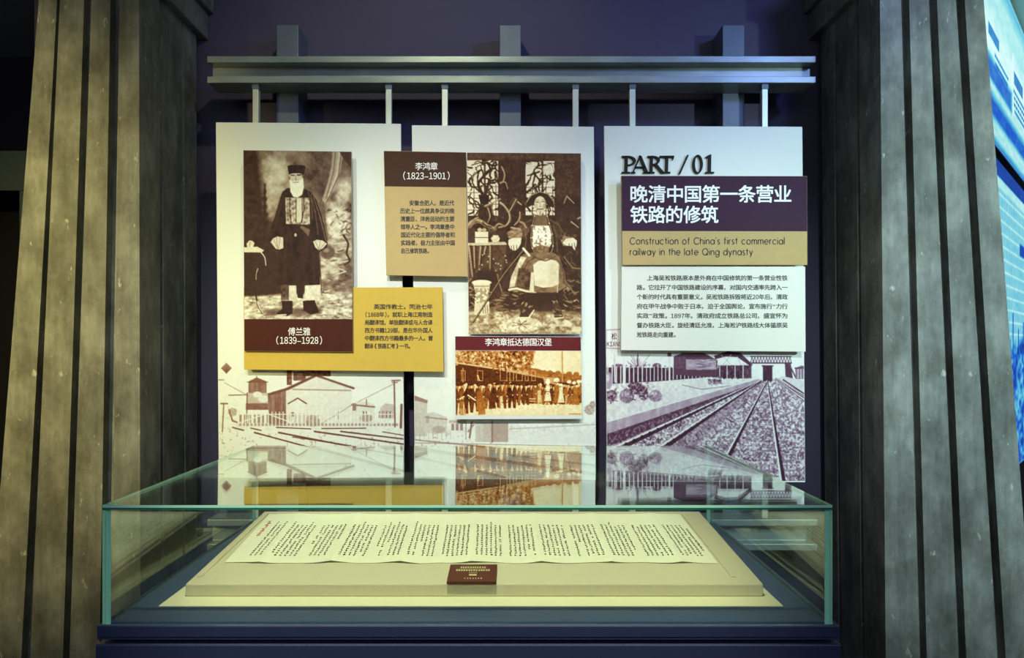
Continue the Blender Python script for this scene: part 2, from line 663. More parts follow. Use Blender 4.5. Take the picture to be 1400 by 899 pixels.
    def scrub(s, box, n, seed, tones, ln=(2, 6), w=(0.6, 1.6), ang=(-0.5, 0.5), a=0.8):
        r = random.Random(seed)
        for _ in range(n):
            x, y = r.uniform(box[0], box[2]), r.uniform(box[1], box[3])
            t, l = r.uniform(*ang), r.uniform(*ln)
            m = (x + l * .5 * math.cos(t), y + l * .5 * math.sin(t) + r.uniform(-.6, .6))
            s.line([(x, y), m, (x + l * math.cos(t), y + l * math.sin(t))], r.uniform(*w), r.choice(tones), a, 1.0)

    def color(s, u, v, stops):
        j = np.clip((u - s.u0) * s.k, 0, s.w - 1.001)
        i = np.clip((v - s.v0) * s.k, 0, s.h - 1.001)
        i0, j0 = i.astype(int), j.astype(int)
        fi, fj = i - i0, j - j0
        if not getattr(s, 'done', False):
            s.grain(0.05, 1.6, 901); s.grain(0.04, 3.7, 905); s.done = True
        g = s.g
        x = ((g[i0, j0] * (1 - fj) + g[i0, np.minimum(j0 + 1, s.w - 1)] * fj) * (1 - fi)
             + (g[np.minimum(i0 + 1, s.h - 1), j0] * (1 - fj) + g[np.minimum(i0 + 1, s.h - 1), np.minimum(j0 + 1, s.w - 1)] * fj) * fi)
        x = np.clip(x, 0, 1)
        ps = [p for p, c in stops]
        cs = np.array([s2l(c) for p, c in stops])
        return np.stack([np.interp(x, ps, cs[:, k]) for k in range(3)] + [np.ones_like(x)], axis=-1)


def print_mesh(name, q, Y, pic, stops, mat, parent, res=1.6, to3=None):
    """a printed sheet: fine grid over the quad q (TL, TR, BR, BL), coloured from the drawing"""
    (a, b, c, d) = [np.array(x, float) for x in q]
    nx = int(np.linalg.norm(b - a) * res) + 1
    ny = int(np.linalg.norm(d - a) * res) + 1
    S, T = np.meshgrid(np.linspace(0, 1, nx + 1), np.linspace(0, 1, ny + 1))
    S3, T3 = S[..., None], T[..., None]
    uv = (a * (1 - S3) + b * S3) * (1 - T3) + (d * (1 - S3) + c * S3) * T3
    u, v = uv[..., 0].ravel(), uv[..., 1].ravel()
    if to3 is None:
        co = np.stack([(u - CX) / F * Y, np.full_like(u, Y), H - (v - CY) / F * Y], axis=-1)
    else:
        co = to3(u, v)
    idx = np.arange((nx + 1) * (ny + 1)).reshape(ny + 1, nx + 1)
    fc = np.stack([idx[:-1, :-1], idx[1:, :-1], idx[1:, 1:], idx[:-1, 1:]], axis=-1).reshape(-1, 4)
    me = bpy.data.meshes.new(name)
    me.vertices.add(len(co))
    me.vertices.foreach_set('co', co.astype(np.float32).ravel())
    me.loops.add(len(fc) * 4)
    me.loops.foreach_set('vertex_index', fc.astype(np.int32).ravel())
    me.polygons.add(len(fc))
    me.polygons.foreach_set('loop_start', (np.arange(len(fc)) * 4).astype(np.int32))
    me.update(calc_edges=True)
    at = me.color_attributes.new('Col', 'FLOAT_COLOR', 'POINT')
    at.data.foreach_set('color', pic.color(u, v, stops).astype(np.float32).ravel())
    return link(name, me, mat, parent)


def wob(pts, seed, amp):
    r = random.Random(seed)
    return [(x + r.uniform(-amp, amp), y + r.uniform(-amp, amp)) for x, y in pts]


# ------------------------------------------------------------------ the room
YW = 3.50                                       # back wall


def struct(name, me, mat):
    return tag(link(name, me, mat), kind='structure')


bm = bmesh.new(); add_box(bm, -6.5, 7.5, -3.0, 9.0, -0.12, 0.0)
struct('floor', bm_mesh(bm, 'floor'), M['floor'])
bm = bmesh.new(); add_box(bm, -6.5, 7.5, -3.0, 9.0, 3.72, 3.84)
struct('ceiling', bm_mesh(bm, 'ceiling'), M['ceiling'])
bm = bmesh.new(); add_box(bm, -2.25, 2.13, YW, YW + 0.15, 0.0, 3.72)
struct('wall_back', bm_mesh(bm, 'wall_back'), M['wall'])
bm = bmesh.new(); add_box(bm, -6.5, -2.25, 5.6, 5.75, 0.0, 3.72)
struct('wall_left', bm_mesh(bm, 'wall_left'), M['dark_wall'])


def diag_x(Y):                                  # line of the slanting wall at right
    return 0.887 * Y - 0.952


bm = bmesh.new()
ya, yb = 3.52, 8.3
nrm = Vector((-1, 0.887, 0)).normalized()   # away from the hall
off = nrm * 0.15
pa, pb = Vector((diag_x(ya), ya, 0)) + nrm * 0.05, Vector((diag_x(yb), yb, 0)) + nrm * 0.05
up = Vector((0, 0, 3.72))
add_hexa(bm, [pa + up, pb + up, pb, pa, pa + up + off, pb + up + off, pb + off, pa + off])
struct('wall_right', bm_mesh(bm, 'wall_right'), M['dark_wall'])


# ------------------------------------------------------------------ ribbed columns
def column(sgn, top, bot, label, name='ribbed_column'):
    """top / bot: slat edges (pixels) on the front face at v = 0 and v = 899, outermost slat first"""
    Yc, dg = 2.90, 0.042
    z1, z0 = H + CY / F * Yc, H - (899 - CY) / F * Yc
    zt, zb = 3.72, 0.0

    def xs(row_t, row_b, z):
        t = (z - z0) / (z1 - z0)
        return [((b + (a - b) * t) - CX) / F * Yc for a, b in zip(row_t, row_b)]
    corner = top[-1] if sgn < 0 else top[0]
    # front: outline across the ribs as (x, y) at the top and at the bottom
    prof = []
    for z in (zt, zb):
        e = xs(top, bot, z)
        p = []
        for i in range(0, len(e), 2):
            p += [(e[i], Yc + dg), (e[i], Yc), (e[i + 1], Yc), (e[i + 1], Yc + dg)]
        # the inner flank: three ribs running back to the wall
        xi = e[-1] if sgn < 0 else e[0]
        fl = []
        d = 0.03 * sgn
        for ya, yb in ((Yc, 3.075), (3.10, 3.285), (3.31, 3.44)):
            fl += [(xi, ya), (xi, yb), (xi + d, yb), (xi + d, yb + 0.025)]
        fl = fl[1:]
        fl[-1] = (xi + d, YW)
        if sgn < 0:
            p = p[1:-1] + fl
            p += [(e[0], YW)]
        else:
            q = p[1:-1][::-1] + fl
            p = q + [(e[-1], YW)]
        prof.append(p)
    root = empty(name, ((prof[1][0][0] + prof[1][-2][0]) / 2, 3.2, 0))
    tag(root, label, 'column')
    bm = bmesh.new()
    n = len(prof[0])
    rings = []
    for k in range(9):
        t = k / 8
        rings.append([bm.verts.new((a[0] * (1 - t) + b[0] * t, a[1] * (1 - t) + b[1] * t, zt * (1 - t) + zb * t))
                      for a, b in zip(*prof)])
    for r0, r1 in zip(rings[:-1], rings[1:]):
        for i in range(n):
            bm.faces.new([r0[i], r0[(i + 1) % n], r1[(i + 1) % n], r1[i]])
    bm.faces.new(rings[0]); bm.faces.new(rings[-1])
    es = [e for e in bm.edges if abs(e.verts[0].co.z - e.verts[1].co.z) > 0.1]
    bmesh.ops.bevel(bm, geom=es, offset=0.003, segments=2, affect='EDGES', profile=0.5)
    link('shaft', bm_mesh(bm, 'shaft'), M['timber'], root)
    # capital: two stepped mouldings round the head of the shaft
    e = xs(top, bot, 3.0)
    x0, x1 = min(e), max(e)
    bm = bmesh.new()
    for (o, za, zb_) in ((0.035, 2.965, 3.09), (0.06, 3.09, 3.16)):
        add_box(bm, x0 - o, x1 + o, Yc - o, YW - 0.002, za, zb_, 0.004)
    link('capital', bm_mesh(bm, 'capital'), M['timber'], root)
    return root


column(-1, [53, 78, 82, 115, 125, 151, 164, 190], [-18, 29, 41, 86, 95, 136, 152, 192],
       'olive-brown ribbed timber column at the left of the hanging panels')
column(1, [1203, 1232, 1243, 1270, 1281, 1307, 1319, 1345], [1211, 1258, 1267, 1311, 1321, 1364, 1375, 1414],
       'grey-green ribbed timber column between the panels and the blue light boxes')


# ------------------------------------------------------------------ steel beams and posts
def i_beam(z1, z0, x0, x1, label):
    bm = bmesh.new()
    ya, yb = 3.20, 3.334
    t = 0.028
    prof = [(ya, z1), (yb, z1), (yb, z1 - t), (3.275, z1 - t), (3.275, z0 + t), (yb, z0 + t), (yb, z0), (ya, z0),
            (ya, z0 + t), (3.262, z0 + t), (3.262, z1 - t), (ya, z1 - t)]
    r0 = [bm.verts.new((x0, y, z)) for y, z in prof]
    r1 = [bm.verts.new((x1, y, z)) for y, z in prof]
    n = len(prof)
    for i in range(n):
        bm.faces.new([r0[i], r0[(i + 1) % n], r1[(i + 1) % n], r1[i]])
    bm.faces.new(r0); bm.faces.new(r1[::-1])
    bmesh.ops.bevel(bm, geom=list(bm.edges), offset=0.002, segments=2, affect='EDGES', profile=0.5)
    return tag(link('steel_beam', bm_mesh(bm, 'steel_beam'), M['steel']), label, 'beam')


i_beam(2.772, 2.655, -1.302, 1.362, 'long steel I-beam running above the three hanging panels')
i_beam(0.745, 0.610, -1.302, 1.368, 'long steel I-beam low on the wall, seen through the glass case')

for x0, x1, lab in ((-1.041, -0.941, 'square steel wall post standing behind the left panel'),
                    (-0.023, 0.074, 'square steel wall post standing behind the middle panel'),
                    (0.994, 1.094, 'square steel wall post standing behind the right panel')):
    bm = bmesh.new()
    add_box(bm, x0, x1, 3.336, YW - 0.001, 0.0, 2.968, 0.003, 2)
    tag(link('wall_post', bm_mesh(bm, 'wall_post'), M['post']), lab, 'post')

# ------------------------------------------------------------------ hanging panels
YP = 3.18
SEPIA = [(0, (84, 34, 28)), (0.35, (132, 88, 76)), (0.7, (186, 170, 156)), (1, (228, 230, 222))]
MAUVE = [(0, (44, 18, 34)), (0.3, (96, 58, 80)), (0.65, (172, 150, 168)), (1, (230, 228, 224))]
PQ = [[(295, 167), (548, 169), (553, 653), (299, 653)],
      [(563, 171), (812, 173), (815, 656), (567, 654)],
      [(826, 172), (1097, 173), (1101, 659), (830, 658)]]


def lerp(a, b, t):
    return (a[0] + (b[0] - a[0]) * t, a[1] + (b[1] - a[1]) * t)


def subquad(q, v0, v1):
    """the part of a panel's face between the two pixel heights"""
    def at(a, b, v):
        return lerp(a, b, (v - a[1]) / (b[1] - a[1]))
    return [at(q[0], q[3], v0), at(q[1], q[2], v0), at(q[1], q[2], v1), at(q[0], q[3], v1)]


# -- the station yard on the left and the middle panel is one picture
yard = Pic(290, 480, 820, 662, 2.0, 1.0)
y_ = yard
y_.rect(290, 588, 820, 662, 0.9, 0.8, 14)
y_.grain(0.10, 9, 3, [(290, 585), (820, 585), (820, 662), (290, 662)], 8)
y_.grain(0.22, 2.6, 5, [(290, 590), (820, 596), (820, 662), (290, 662)], 10, thr=-0.22)
y_.grain(0.25, 5, 8, [(299, 575), (330, 585), (345, 600), (330, 612), (299, 612)], 8)
y_.poly([(309.5, 495.5), (317, 503), (309.5, 510.5), (302, 503)], 0.22)              # diamond mark
# water tower
y_.poly([(338, 522), (351, 515.5), (365.5, 521.5)], 0.32)
y_.line([(351, 514), (351, 517)], 1.2, 0.3)
y_.rect(339.5, 522, 364.5, 537, 0.42)
y_.grain(0.12, 3, 11, [(339, 522), (365, 522), (365, 537), (339, 537)], 1, sy=40)
y_.line([(338, 522), (366, 522)], 1.2, 0.2)
y_.rect(338, 537, 367, 556, 0.72)
y_.ell(352, 539, 6, 4, 0.95)
y_.ell(360, 545, 7, 5, 0.92)
y_.poly([(336, 551), (366, 551), (367, 560), (336, 560)], 0.36)
y_.line([(338, 537), (337, 582)], 1.6, 0.3)
y_.line([(313, 540), (338, 539.5)], 1.3, 0.28)
# main shed
y_.rect(392, 505, 399, 526, 0.25); y_.rect(401, 507, 418, 520, 0.35)
y_.rect(418, 503, 452, 514, 0.28)
y_.grain(0.3, 4, 13, [(392, 503), (452, 503), (452, 514), (392, 522)], 1)
y_.poly([(366, 538), (392, 533), (392, 582), (368, 580)], 0.40)
y_.grain(0.12, 2.2, 17, [(366, 538), (392, 533), (392, 582), (368, 580)], 1, sy=40)
y_.poly([(391, 534), (430, 514), (481, 531), (480, 582), (391, 582)], 0.93)
y_.poly([(366, 537.5), (391, 530), (430, 512), (434, 514), (394, 533), (367, 541)], 0.22)
y_.line([(432, 513), (483.5, 530.5)], 3.0, 0.25)
y_.line([(400, 532), (479, 533.5)], 2.0, 0.58)
y_.line([(440, 517), (474, 529)], 0.8, 0.6)
y_.line([(394, 551.5), (407, 544), (419, 551.5)], 1.8, 0.25)
y_.poly([(396, 552), (407, 546), (418, 552), (418, 580), (396, 580)], 0.96)
y_.rect(397, 563, 402, 569, 0.45)
y_.ell(427, 575, 10, 8, 0.58, 0.9, 0.3); y_.grain(0.2, 2, 19, [(416, 566), (438, 566), (438, 582), (416, 582)], 2)
y_.line([(437, 580), (463, 565), (478, 555), (545, 521)], 0.9, 0.55)
y_.line([(463, 563), (463, 572)], 2.2, 0.45)
# houses at right
y_.poly([(481, 551), (497, 548), (512, 552), (512, 581), (481, 581)], 0.9)
y_.line([(481, 553), (512, 556)], 2.2, 0.4); y_.rect(482, 551, 487, 561, 0.45)
y_.line([(501, 546), (501, 553)], 1.6, 0.4); y_.ell(501, 571, 9, 5.5, 0.55, 0.9, 0.3)
y_.rect(496, 562, 498, 566, 0.35); y_.rect(499.5, 562, 501.5, 566, 0.35)
y_.poly([(520, 557), (527, 551), (541, 553), (541, 572), (520, 572)], 0.75)
for x in (518, 523, 528, 533): y_.rect(x, 562, x + 3, 571, 0.25)
# fences
for k in range(15):
    x = 326 + k * 6.2
    y_.rect(x + 1.2, 566 - 0.1 * k, x + 5, 578, 0.42 if k < 11 else 0.75, 0.85)
for k in range(44):
    x = 326 + k * 5.1
    y_.line([(x, 563), (x, 583)], 1.3, 0.97)
    y_.rect(x + 1, 578.5, x + 4.4, 582, 0.5, 0.8)
y_.line([(326, 566), (550, 566)], 1.2, 0.95); y_.line([(320, 580), (365, 565), (400, 578)], 1.4, 0.97)
y_.line([(505, 580), (550, 570)], 1.4, 0.95)
# poles and wires
y_.line([(306, 551), (304, 590)], 2.0, 0.45); y_.line([(302, 551.5), (311, 551.5)], 2.2, 0.4)
y_.line([(299, 519), (306, 519)], 1.4, 0.4); y_.line([(307, 523), (340, 541)], 0.9, 0.5)
y_.line([(539, 521), (540, 583)], 2.2, 0.35); y_.line([(536, 520), (547, 519.5)], 2, 0.4)
y_.line([(536, 522.5), (543, 522.5)], 1.4, 0.4)
y_.ell(318, 563, 6, 6, 0.6, 0.8); y_.line([(313, 560), (318, 575), (324, 577)], 2.2, 0.4); y_.grain(0.2, 2.4, 23, [(309, 554), (328, 554), (328, 590), (309, 590)], 3)
y_.line([(549, 553), (548, 584)], 3.4, 0.3)
# tracks
TR = [((318, 584), (333, 588), 1.8), ((343, 585), (357, 588), 1.6), ((348, 591), (428, 612.5), 2.2), ((381, 591), (553, 624), 2.4),
      ((430, 589.5), (553, 607), 2.4), ((466, 589.5), (553, 600), 2.2), ((428, 611), (553, 644), 3.8), ((400, 597), (480, 609), 1.6),
      ((378, 584), (425, 586), 1.6), ((440, 585.5), (500, 585), 1.6), ((523, 590), (553, 595), 1.4)]
for a, b, w in TR: y_.line([a, b], w, 0.10, 0.9)
y_.line([(300, 622), (430, 650)], 3, 0.7, 0.6)
# middle panel: the yard carries on, paler
y_.poly([(566, 541), (584, 548), (584, 596), (566, 596)], 0.80); y_.poly([(566, 540), (585, 547), (584, 551), (566, 547)], 0.45)
y_.poly([(581, 566), (593, 563), (611, 570), (611, 592), (581, 592)], 0.84); y_.line([(581, 570), (611, 573)], 2, 0.55)
y_.ell(600, 587, 9, 5, 0.66, 0.8); y_.rect(582, 568, 587, 578, 0.6, 0.7)
for k in range(9): y_.line([(568 + k * 6, 590), (568 + k * 6, 600)], 1, 0.72)
for x in (617, 623, 629): y_.rect(x, 579, x + 4, 588, 0.5)
y_.rect(614, 574, 637, 578, 0.6, 0.7)
y_.line([(645, 577), (642, 598)], 2.6, 0.4); y_.line([(648, 580), (640, 590)], 1.6, 0.45); y_.line([(637, 575), (637, 600)], 1.3, 0.55)
y_.rect(650, 577, 660, 604, 0.80); y_.rect(660, 577, 672, 604, 0.74); y_.rect(672, 578, 695, 604, 0.62); y_.line([(673, 576), (673, 604)], 2, 0.4)
y_.poly([(695, 582), (815, 577), (815, 606), (695, 606)], 0.95); y_.grain(0.12, 3, 29, [(695, 576), (815, 572), (815, 590), (695, 590)], 3)
y_.line([(697, 586), (815, 580)], 1.4, 0.72)
y_.ell(806, 560, 7, 7, 0.6, 0.9); y_.ell(810, 553, 4, 5, 0.55); y_.grain(0.2, 2.2, 31, [(798, 547), (815, 547), (815, 568), (798, 568)], 2)
y_.line([(567, 605), (815, 610)], 1.4, 0.62)
for a, b, w, t in (((567, 601), (700, 614), 2.4, 0.45), ((640, 609), (815, 622), 2.6, 0.35), ((567, 612), (815, 648), 4.6, 0.28), ((567, 624), (690, 652), 3.6, 0.45),
                   ((700, 622), (815, 636), 3.0, 0.35)):
    y_.line([a, b], w, t, 0.75)
y_.grain(0.22, 2.2, 37, [(567, 612), (815, 612), (815, 656), (567, 656)], 8)
# fade at the top edge of the picture
yard.g = np.where(yard.V < 512, 1 - (1 - yard.g) * np.clip(0.6 + (yard.V - 495) / 40, 0, 1), yard.g)

# -- the railway on the right panel
rail = Pic(824, 444, 1106, 664, 2.0, 0.98)
r_ = rail
r_.line([(828, 451), (850, 450)], 1.0, 0.55); r_.line([(828, 475.5), (850, 476.5)], 1.0, 0.55); r_.line([(829, 451), (829, 476)], 0.8, 0.55)
r_.poly([(827, 600), (1040, 520), (1064, 517), (1104, 545), (1104, 664), (827, 664)], 0.64, 1, 3)
# platform
r_.poly([(827, 520), (985, 515), (1036, 514), (1040, 518), (827, 580)], 0.90)
r_.grain(0.10, 4, 41, [(827, 520), (985, 515), (1036, 514), (1040, 518), (827, 580)], 3)
# bare trees and fence
for i in range(16):
    rr = random.Random(i)
    r_.line([(872, 505), (872 + rr.uniform(-18, 18), 484 + rr.uniform(0, 14))], 0.7, 0.5)
r_.line([(872, 484), (872, 505)], 1.6, 0.3)
r_.ell(898, 500, 6, 4, 0.35); r_.ell(845, 501, 9, 4, 0.45)
r_.poly([(827, 502), (985, 503), (985, 514), (900, 521), (827, 525)], 0.12)
r_.scrub((828, 500, 925, 506), 40, 420, (0.2, 0.35), (1, 4), (0.8, 2), (-1.5, 1.5), 0.8)
r_.grain(0.10, 3, 43, [(827, 502), (985, 503), (985, 514), (827, 525)], 1)
for k in range(27):
    x = 831 + k * 5.9 if k < 9 else 884 + (k - 9) * 5.2
    if x < 978:
        r_.line([(x, 501 if k % 4 else 498), (x, 524 - (x - 831) * 0.065)], 1.5 if k < 9 else 1.1, 0.92)
r_.line([(840, 484), (841, 522)], 2.2, 0.85); r_.line([(853, 490), (853, 526)], 3.0, 0.95)
r_.line([(915, 480), (915.5, 524)], 2.2, 0.92); r_.rect(912.5, 482, 918, 487, 0.3)
# building, canopy, bridge, small house, wagon
r_.poly([(921, 487), (934, 482), (962, 482), (981, 492), (981, 516), (921, 512)], 0.25)
r_.rect(938, 491, 979, 505, 0.62); r_.scrub((938, 491, 976, 505), 50, 47, (0.3, 0.85, 0.45), (3, 9), (0.6, 1.2), (-0.1, 0.1), 0.7)
for k in range(7): r_.line([(924 + k * 2.2, 486), (924 + k * 2.2, 503)], 0.7, 0.4)
r_.poly([(976, 486), (995, 480), (1012, 482), (1029, 498), (1027, 501), (1008, 488), (993, 487), (978, 491)], 0.20)
for a, b in (((986, 485), (1000, 499)), ((1000, 484), (988, 499)), ((1008, 487), (1013, 499))): r_.line([a, b], 1.0, 0.75)
r_.rect(982, 499, 1027, 517, 0.20); r_.grain(0.25, 2.4, 53, [(982, 497), (1027, 497), (1027, 517), (982, 517)], 1)
for x in (984, 994, 1005, 1016): r_.line([(x, 497), (x, 518)], 1.3, 0.85)
for x in (990, 1001, 1009): r_.line([(x, 507), (x, 517)], 2.2, 0.08)
r_.line([(1026, 487), (1082, 487)], 1.4, 0.22); r_.line([(1026, 496), (1082, 496)], 1.8, 0.22)
for k in range(14):
    x = 1026 + k * 4
    r_.line([(x, 496), (x + 2, 487), (x + 4, 496)], 1.0, 0.3)
r_.poly([(1073, 496), (1081, 496), (1084, 517), (1074, 517)], 0.22); r_.line([(1027, 496), (1027, 516)], 1.2, 0.4); r_.line([(1078, 496), (1088, 516)], 2.0, 0.3)
r_.poly([(1087, 503), (1096, 499), (1104, 502), (1104, 518), (1088, 518)], 0.45); r_.line([(1087, 503), (1104, 502)], 1.6, 0.2)
for x in (1091, 1095, 1099): r_.line([(x, 505), (x, 517)], 1.2, 0.85)
r_.rect(1043, 499, 1056, 521, 0.10); r_.line([(1042, 500), (1057, 500)], 1.6, 0.15); r_.rect(1045.5, 502, 1048, 506, 0.25, 0.7)
# sacks and goods on the platform
for cx, cy, rx, ry, t in ((836, 541, 8, 8, .35), (857, 541, 10, 10, .45), (873, 532, 12, 7, .22), (868, 527, 9, 5, .3), (896, 541, 9, 8, .48), (880, 540, 7, 7, .3), (832, 520, 5, 12, .6)):
    r_.ell(cx, cy, rx, ry, t, 0.95, 0.2)
    r_.ell(cx - rx * .25, cy - ry * .3, rx * .5, ry * .4, t + 0.35, 0.7, 0.6)
r_.grain(0.26, 1.8, 59, [(826, 530), (860, 522), (905, 533), (906, 548), (826, 552)], 3)
r_.scrub((858, 522, 892, 546), 44, 58, (0.08, 0.15, 0.6, 0.8), (1.5, 5), (0.7, 1.6), (-1.2, 1.2), 0.8)
r_.scrub((829, 532, 846, 550), 24, 60, (0.08, 0.75, 0.2), (1.5, 4), (0.8, 1.8), (-1.5, 1.5), 0.8)
for k in range(5): r_.line([(849 + k * 4, 534 - abs(2 - k) * -1.2), (849 + k * 4, 549 - abs(2 - k) * 1.2)], 0.6, 0.3, 0.7)
r_.rect(968, 518, 987, 525, 0.5); r_.grain(0.4, 2, 61, [(966, 514), (990, 514), (990, 527), (966, 527)], 2)
r_.line([(933, 526), (960, 532), (1000, 527)], 1.2, 0.55)
# platform face, then the beds
r_.poly([(827, 578), (1037, 517), (1041, 522), (827, 596)], 0.64); r_.scrub((828, 560, 1030, 590), 0, 1, (0,)); r_.scrub((828, 584, 850, 594), 16, 66, (0.45, 0.85), (2, 5), (0.6, 1.2), (1.3, 1.8), 0.6); r_.line([(827, 577.5), (1037, 517)], 1.2, 0.95)
r_.grain(0.10, 6, 67, [(827, 578), (1037, 517), (1041, 522), (827, 596)], 1, sy=40)
r_.poly([(827, 594), (1041, 521), (1044, 522), (827, 612)], 0.24)
r_.grain(0.2, 3, 71, [(827, 594), (1041, 521), (1044, 522), (827, 616)], 2)
for k in range(70):
    rr = random.Random(700 + k); t = rr.random() ** 0.7
    bx, by = 1000 - 170 * t, 541 + 62 * t
    r_.line([(bx + rr.uniform(-3, 3), by + rr.uniform(-4, 5) * t), (bx + rr.uniform(-3, 3), by - 5 * t)], 0.7 + .6 * t, rr.choice((0.75, 0.9, 0.12, 0.12)), 0.75)
r_.poly([(1063, 517), (1104, 538), (1104, 521), (1070, 514)], 0.85)
bed = [(827, 612), (1042, 522), (1058, 519), (1104, 552), (1104, 664), (827, 664)]
r_.grain(0.14, 5.5, 73, bed, 3)
r_.grain(0.20, 2.2, 79, bed, 3, thr=0.02)
r_.grain(0.24, 1.3, 80, bed, 3)
r_.poly([(827, 600), (900, 572), (1036, 523), (1038, 525), (900, 582), (827, 622)], 0.35, 0.55, 4)
r_.poly([(1040, 521), (1046, 521), (960, 600), (890, 664), (845, 664), (905, 610)], 0.42, 0.5, 5)
r_.grain(0.2, 2.2, 83, [(827, 600), (900, 572), (1036, 523), (960, 600), (845, 664), (827, 664)], 4)


def track(vp, feet_l, feet_r, tie_dark=0.3, n=30, w=2.6, ties=True):
    for k in range(n):
        t = (k / n) ** 1.9 * 0.98 + 0.02
        a = lerp(vp, feet_l, t); b = lerp(vp, feet_r, t)
        ext = lerp(a, b, -0.32); ext2 = lerp(a, b, 1.32)
        if ties: r_.line([ext, ext2], 0.5 + 2.6 * t, tie_dark, 0.38)
    for f in (feet_l, feet_r):
        for j in range(20):
            t0, t1 = j / 20, (j + 1) / 20
            a, b = lerp(vp, f, t0), lerp(vp, f, t1)
            ww = 1.0 + w * 2.3 * t1
            r_.line([(a[0] + ww * .25, a[1] + ww * .2), (b[0] + ww * .25, b[1] + ww * .2)], ww * 1.1, 0.06, 0.92)
            r_.line([(a[0] - ww * .35, a[1] - ww * .2), (b[0] - ww * .35, b[1] - ww * .2)], ww * 0.5, 0.97, 0.95)


track((1040, 520), (822, 622), (880, 628), 0.45, 26, 2.6, False)
r_.line([(1040, 522), (905, 610), (850, 650)], 1.0, 0.5, 0.0)
track((1049, 520), (972, 666), (1071, 666), 0.35, 34, 2.2)
track((1060, 517), (1104, 549), (1128, 556), 0.4, 10, 1.2, False)
r_.line([(1071, 519), (1104, 541)], 2.0, 0.25)

PN = [('left', 'tall white hanging panel with faded sheds and a water tower at its foot', yard, SEPIA, 508),
      ('middle', 'tall white hanging panel with very pale rail yard at its foot, between two others', yard, SEPIA, 536),
      ('right', 'tall white hanging panel with purplish railway track picture at its foot', rail, MAUVE, 448)]
RODS = [(353, 533), (609, 786), (863, 1042)]
panels = []
for q, (nm, lab, pic, ramp_, vtop), rods in zip(PQ, PN, RODS):
    o = tag(link('hanging_panel', board_mesh(q, YP, 0.016, 0.0015), M['panel']), lab, 'exhibit panel')
    top = vtop if nm == 'right' else 490
    sq = subquad(q, top, min(q[2][1], q[3][1]) - 1.0)
    sq = [(sq[0][0] + 0.6, sq[0][1]), (sq[1][0] - 0.6, sq[1][1]), (sq[2][0] - 0.6, sq[2][1]), (sq[3][0] + 0.6, sq[3][1])]
    print_mesh('printed_picture', sq, YP - 0.0006, pic, ramp_, M['print'], o)
    for u in rods:
        x = (u - CX) / F * 3.25
        rd = box('hanging_rod', x - 0.013, x + 0.013, 3.214, 3.240, 0.748, 2.654, M['rod'], o, 0.002, 2)
        box('rod_shade_cap', x - 0.015, x + 0.015, 3.212, 3.242, 2.632, 2.6545, M['post'], rd, 0.001)  # dark cap standing in for the shadow at the rod's top
        for z in (1.05, 2.30):
            box('rod_clamp', x - 0.02, x + 0.02, YP + 0.0155, 3.2145, z, z + 0.05, M['post'], o, 0.002)
    panels.append(o)
text_block('sign_text', [('松', 836, 843.5, 459.5, 8.5), ('KIANG', 829.5, 849.5, 470.2, 7.2)], YP - 0.0011, M['maroon'], panels[2], 0.012)


# ------------------------------------------------------------------ mounted boards
def mounted(name, q, Yf, th, mat, label, cat, spots=None, back=YP):
    o = tag(link(name, board_mesh(q, Yf, th), mat), label, cat)
    if back > Yf + th + 0.002:
        us = (q[0][0] * .8 + q[1][0] * .2, q[0][0] * .2 + q[1][0] * .8)
        vs = (q[0][1] * .8 + q[3][1] * .2, q[0][1] * .2 + q[3][1] * .8)
        for (u, v) in spots or [(a, b) for a in us for b in vs]:
            p = P(u, v, Yf)
            tube('standoff', (p.x, Yf + th - 0.0005, p.z), (p.x, back - 0.0009, p.z), 0.012, M['post'], o)
    return o


def band(name, q, Yf, mat, parent):
    me = bpy.data.meshes.new(name)
    me.from_pydata([P(u, v, Yf - 0.0006) for u, v in q], [], [(0, 3, 2, 1)])
    return link(name, me, mat, parent)


# gold text board, spanning the left and the middle panel
YA = 3.130
qa = [(333, 393), (605, 392.5), (606.5, 508), (333.5, 505)]
gold = mounted('text_board', qa, YA, 0.012, M['gold'], 'gold board with six lines of black text, below and right of standing portrait',
               'text board', [(500, 400), (540, 400), (345, 498), (540, 500), (590, 400), (590, 500)])
T1 = [('英国传教士。同治七年', 511, 591.5), ('（1868年），就职上海江南制造', 498.5, 591.5), ('局翻译馆，单独翻译或与人合译', 498.5, 591.5),
      ('西方书籍129部，是在华外国人', 498.5, 591.5), ('中翻译西方书籍最多的一人。曾', 498.5, 592), ('翻译《铁路汇考》一书。', 498.5, 564)]
text_block('body_text', [(s, a, b, 419.2 + i * 10.75, 6.6) for i, (s, a, b) in enumerate(T1)], YA - 0.0011, M['ink'], gold, 0.022)

# standing portrait
YB = YA - 0.014
qb = [(332.5, 205), (480.5, 207), (482.5, 481), (334, 480)]
pb = mounted('photo_board', qb, YB, 0.0135, M['edge'], 'sepia portrait board of a bearded man standing in a dark robe', 'photo board',
             [(350, 225), (465, 225), (350, 370), (465, 370)])
port = Pic(330, 203, 484, 438, 2.4, 0.34)
p = port
p.grain(0.16, 22, 101); p.grain(0.10, 6, 103)
p.ell(377, 240, 18, 28, 0.80, 0.9, 1.2); p.ell(371, 275, 13, 24, 0.66, 0.8, 1.2); p.ell(432, 236, 14, 30, 0.26, 0.7, 1.0); p.ell(402, 212, 18, 10, 0.55, 0.7, 1.2); p.ell(429, 290, 8, 20, 0.5, 0.6, 1.0)
p.grain(0.14, 9, 104, [(355, 205), (440, 205), (440, 300), (360, 320)], 6)
p.poly([(330, 203), (352, 203), (357, 250), (364, 300), (368, 345), (330, 345)], 0.13, 0.9, 9)
p.poly([(330, 300), (385, 300), (380, 410), (330, 410)], 0.14, 0.85, 12)
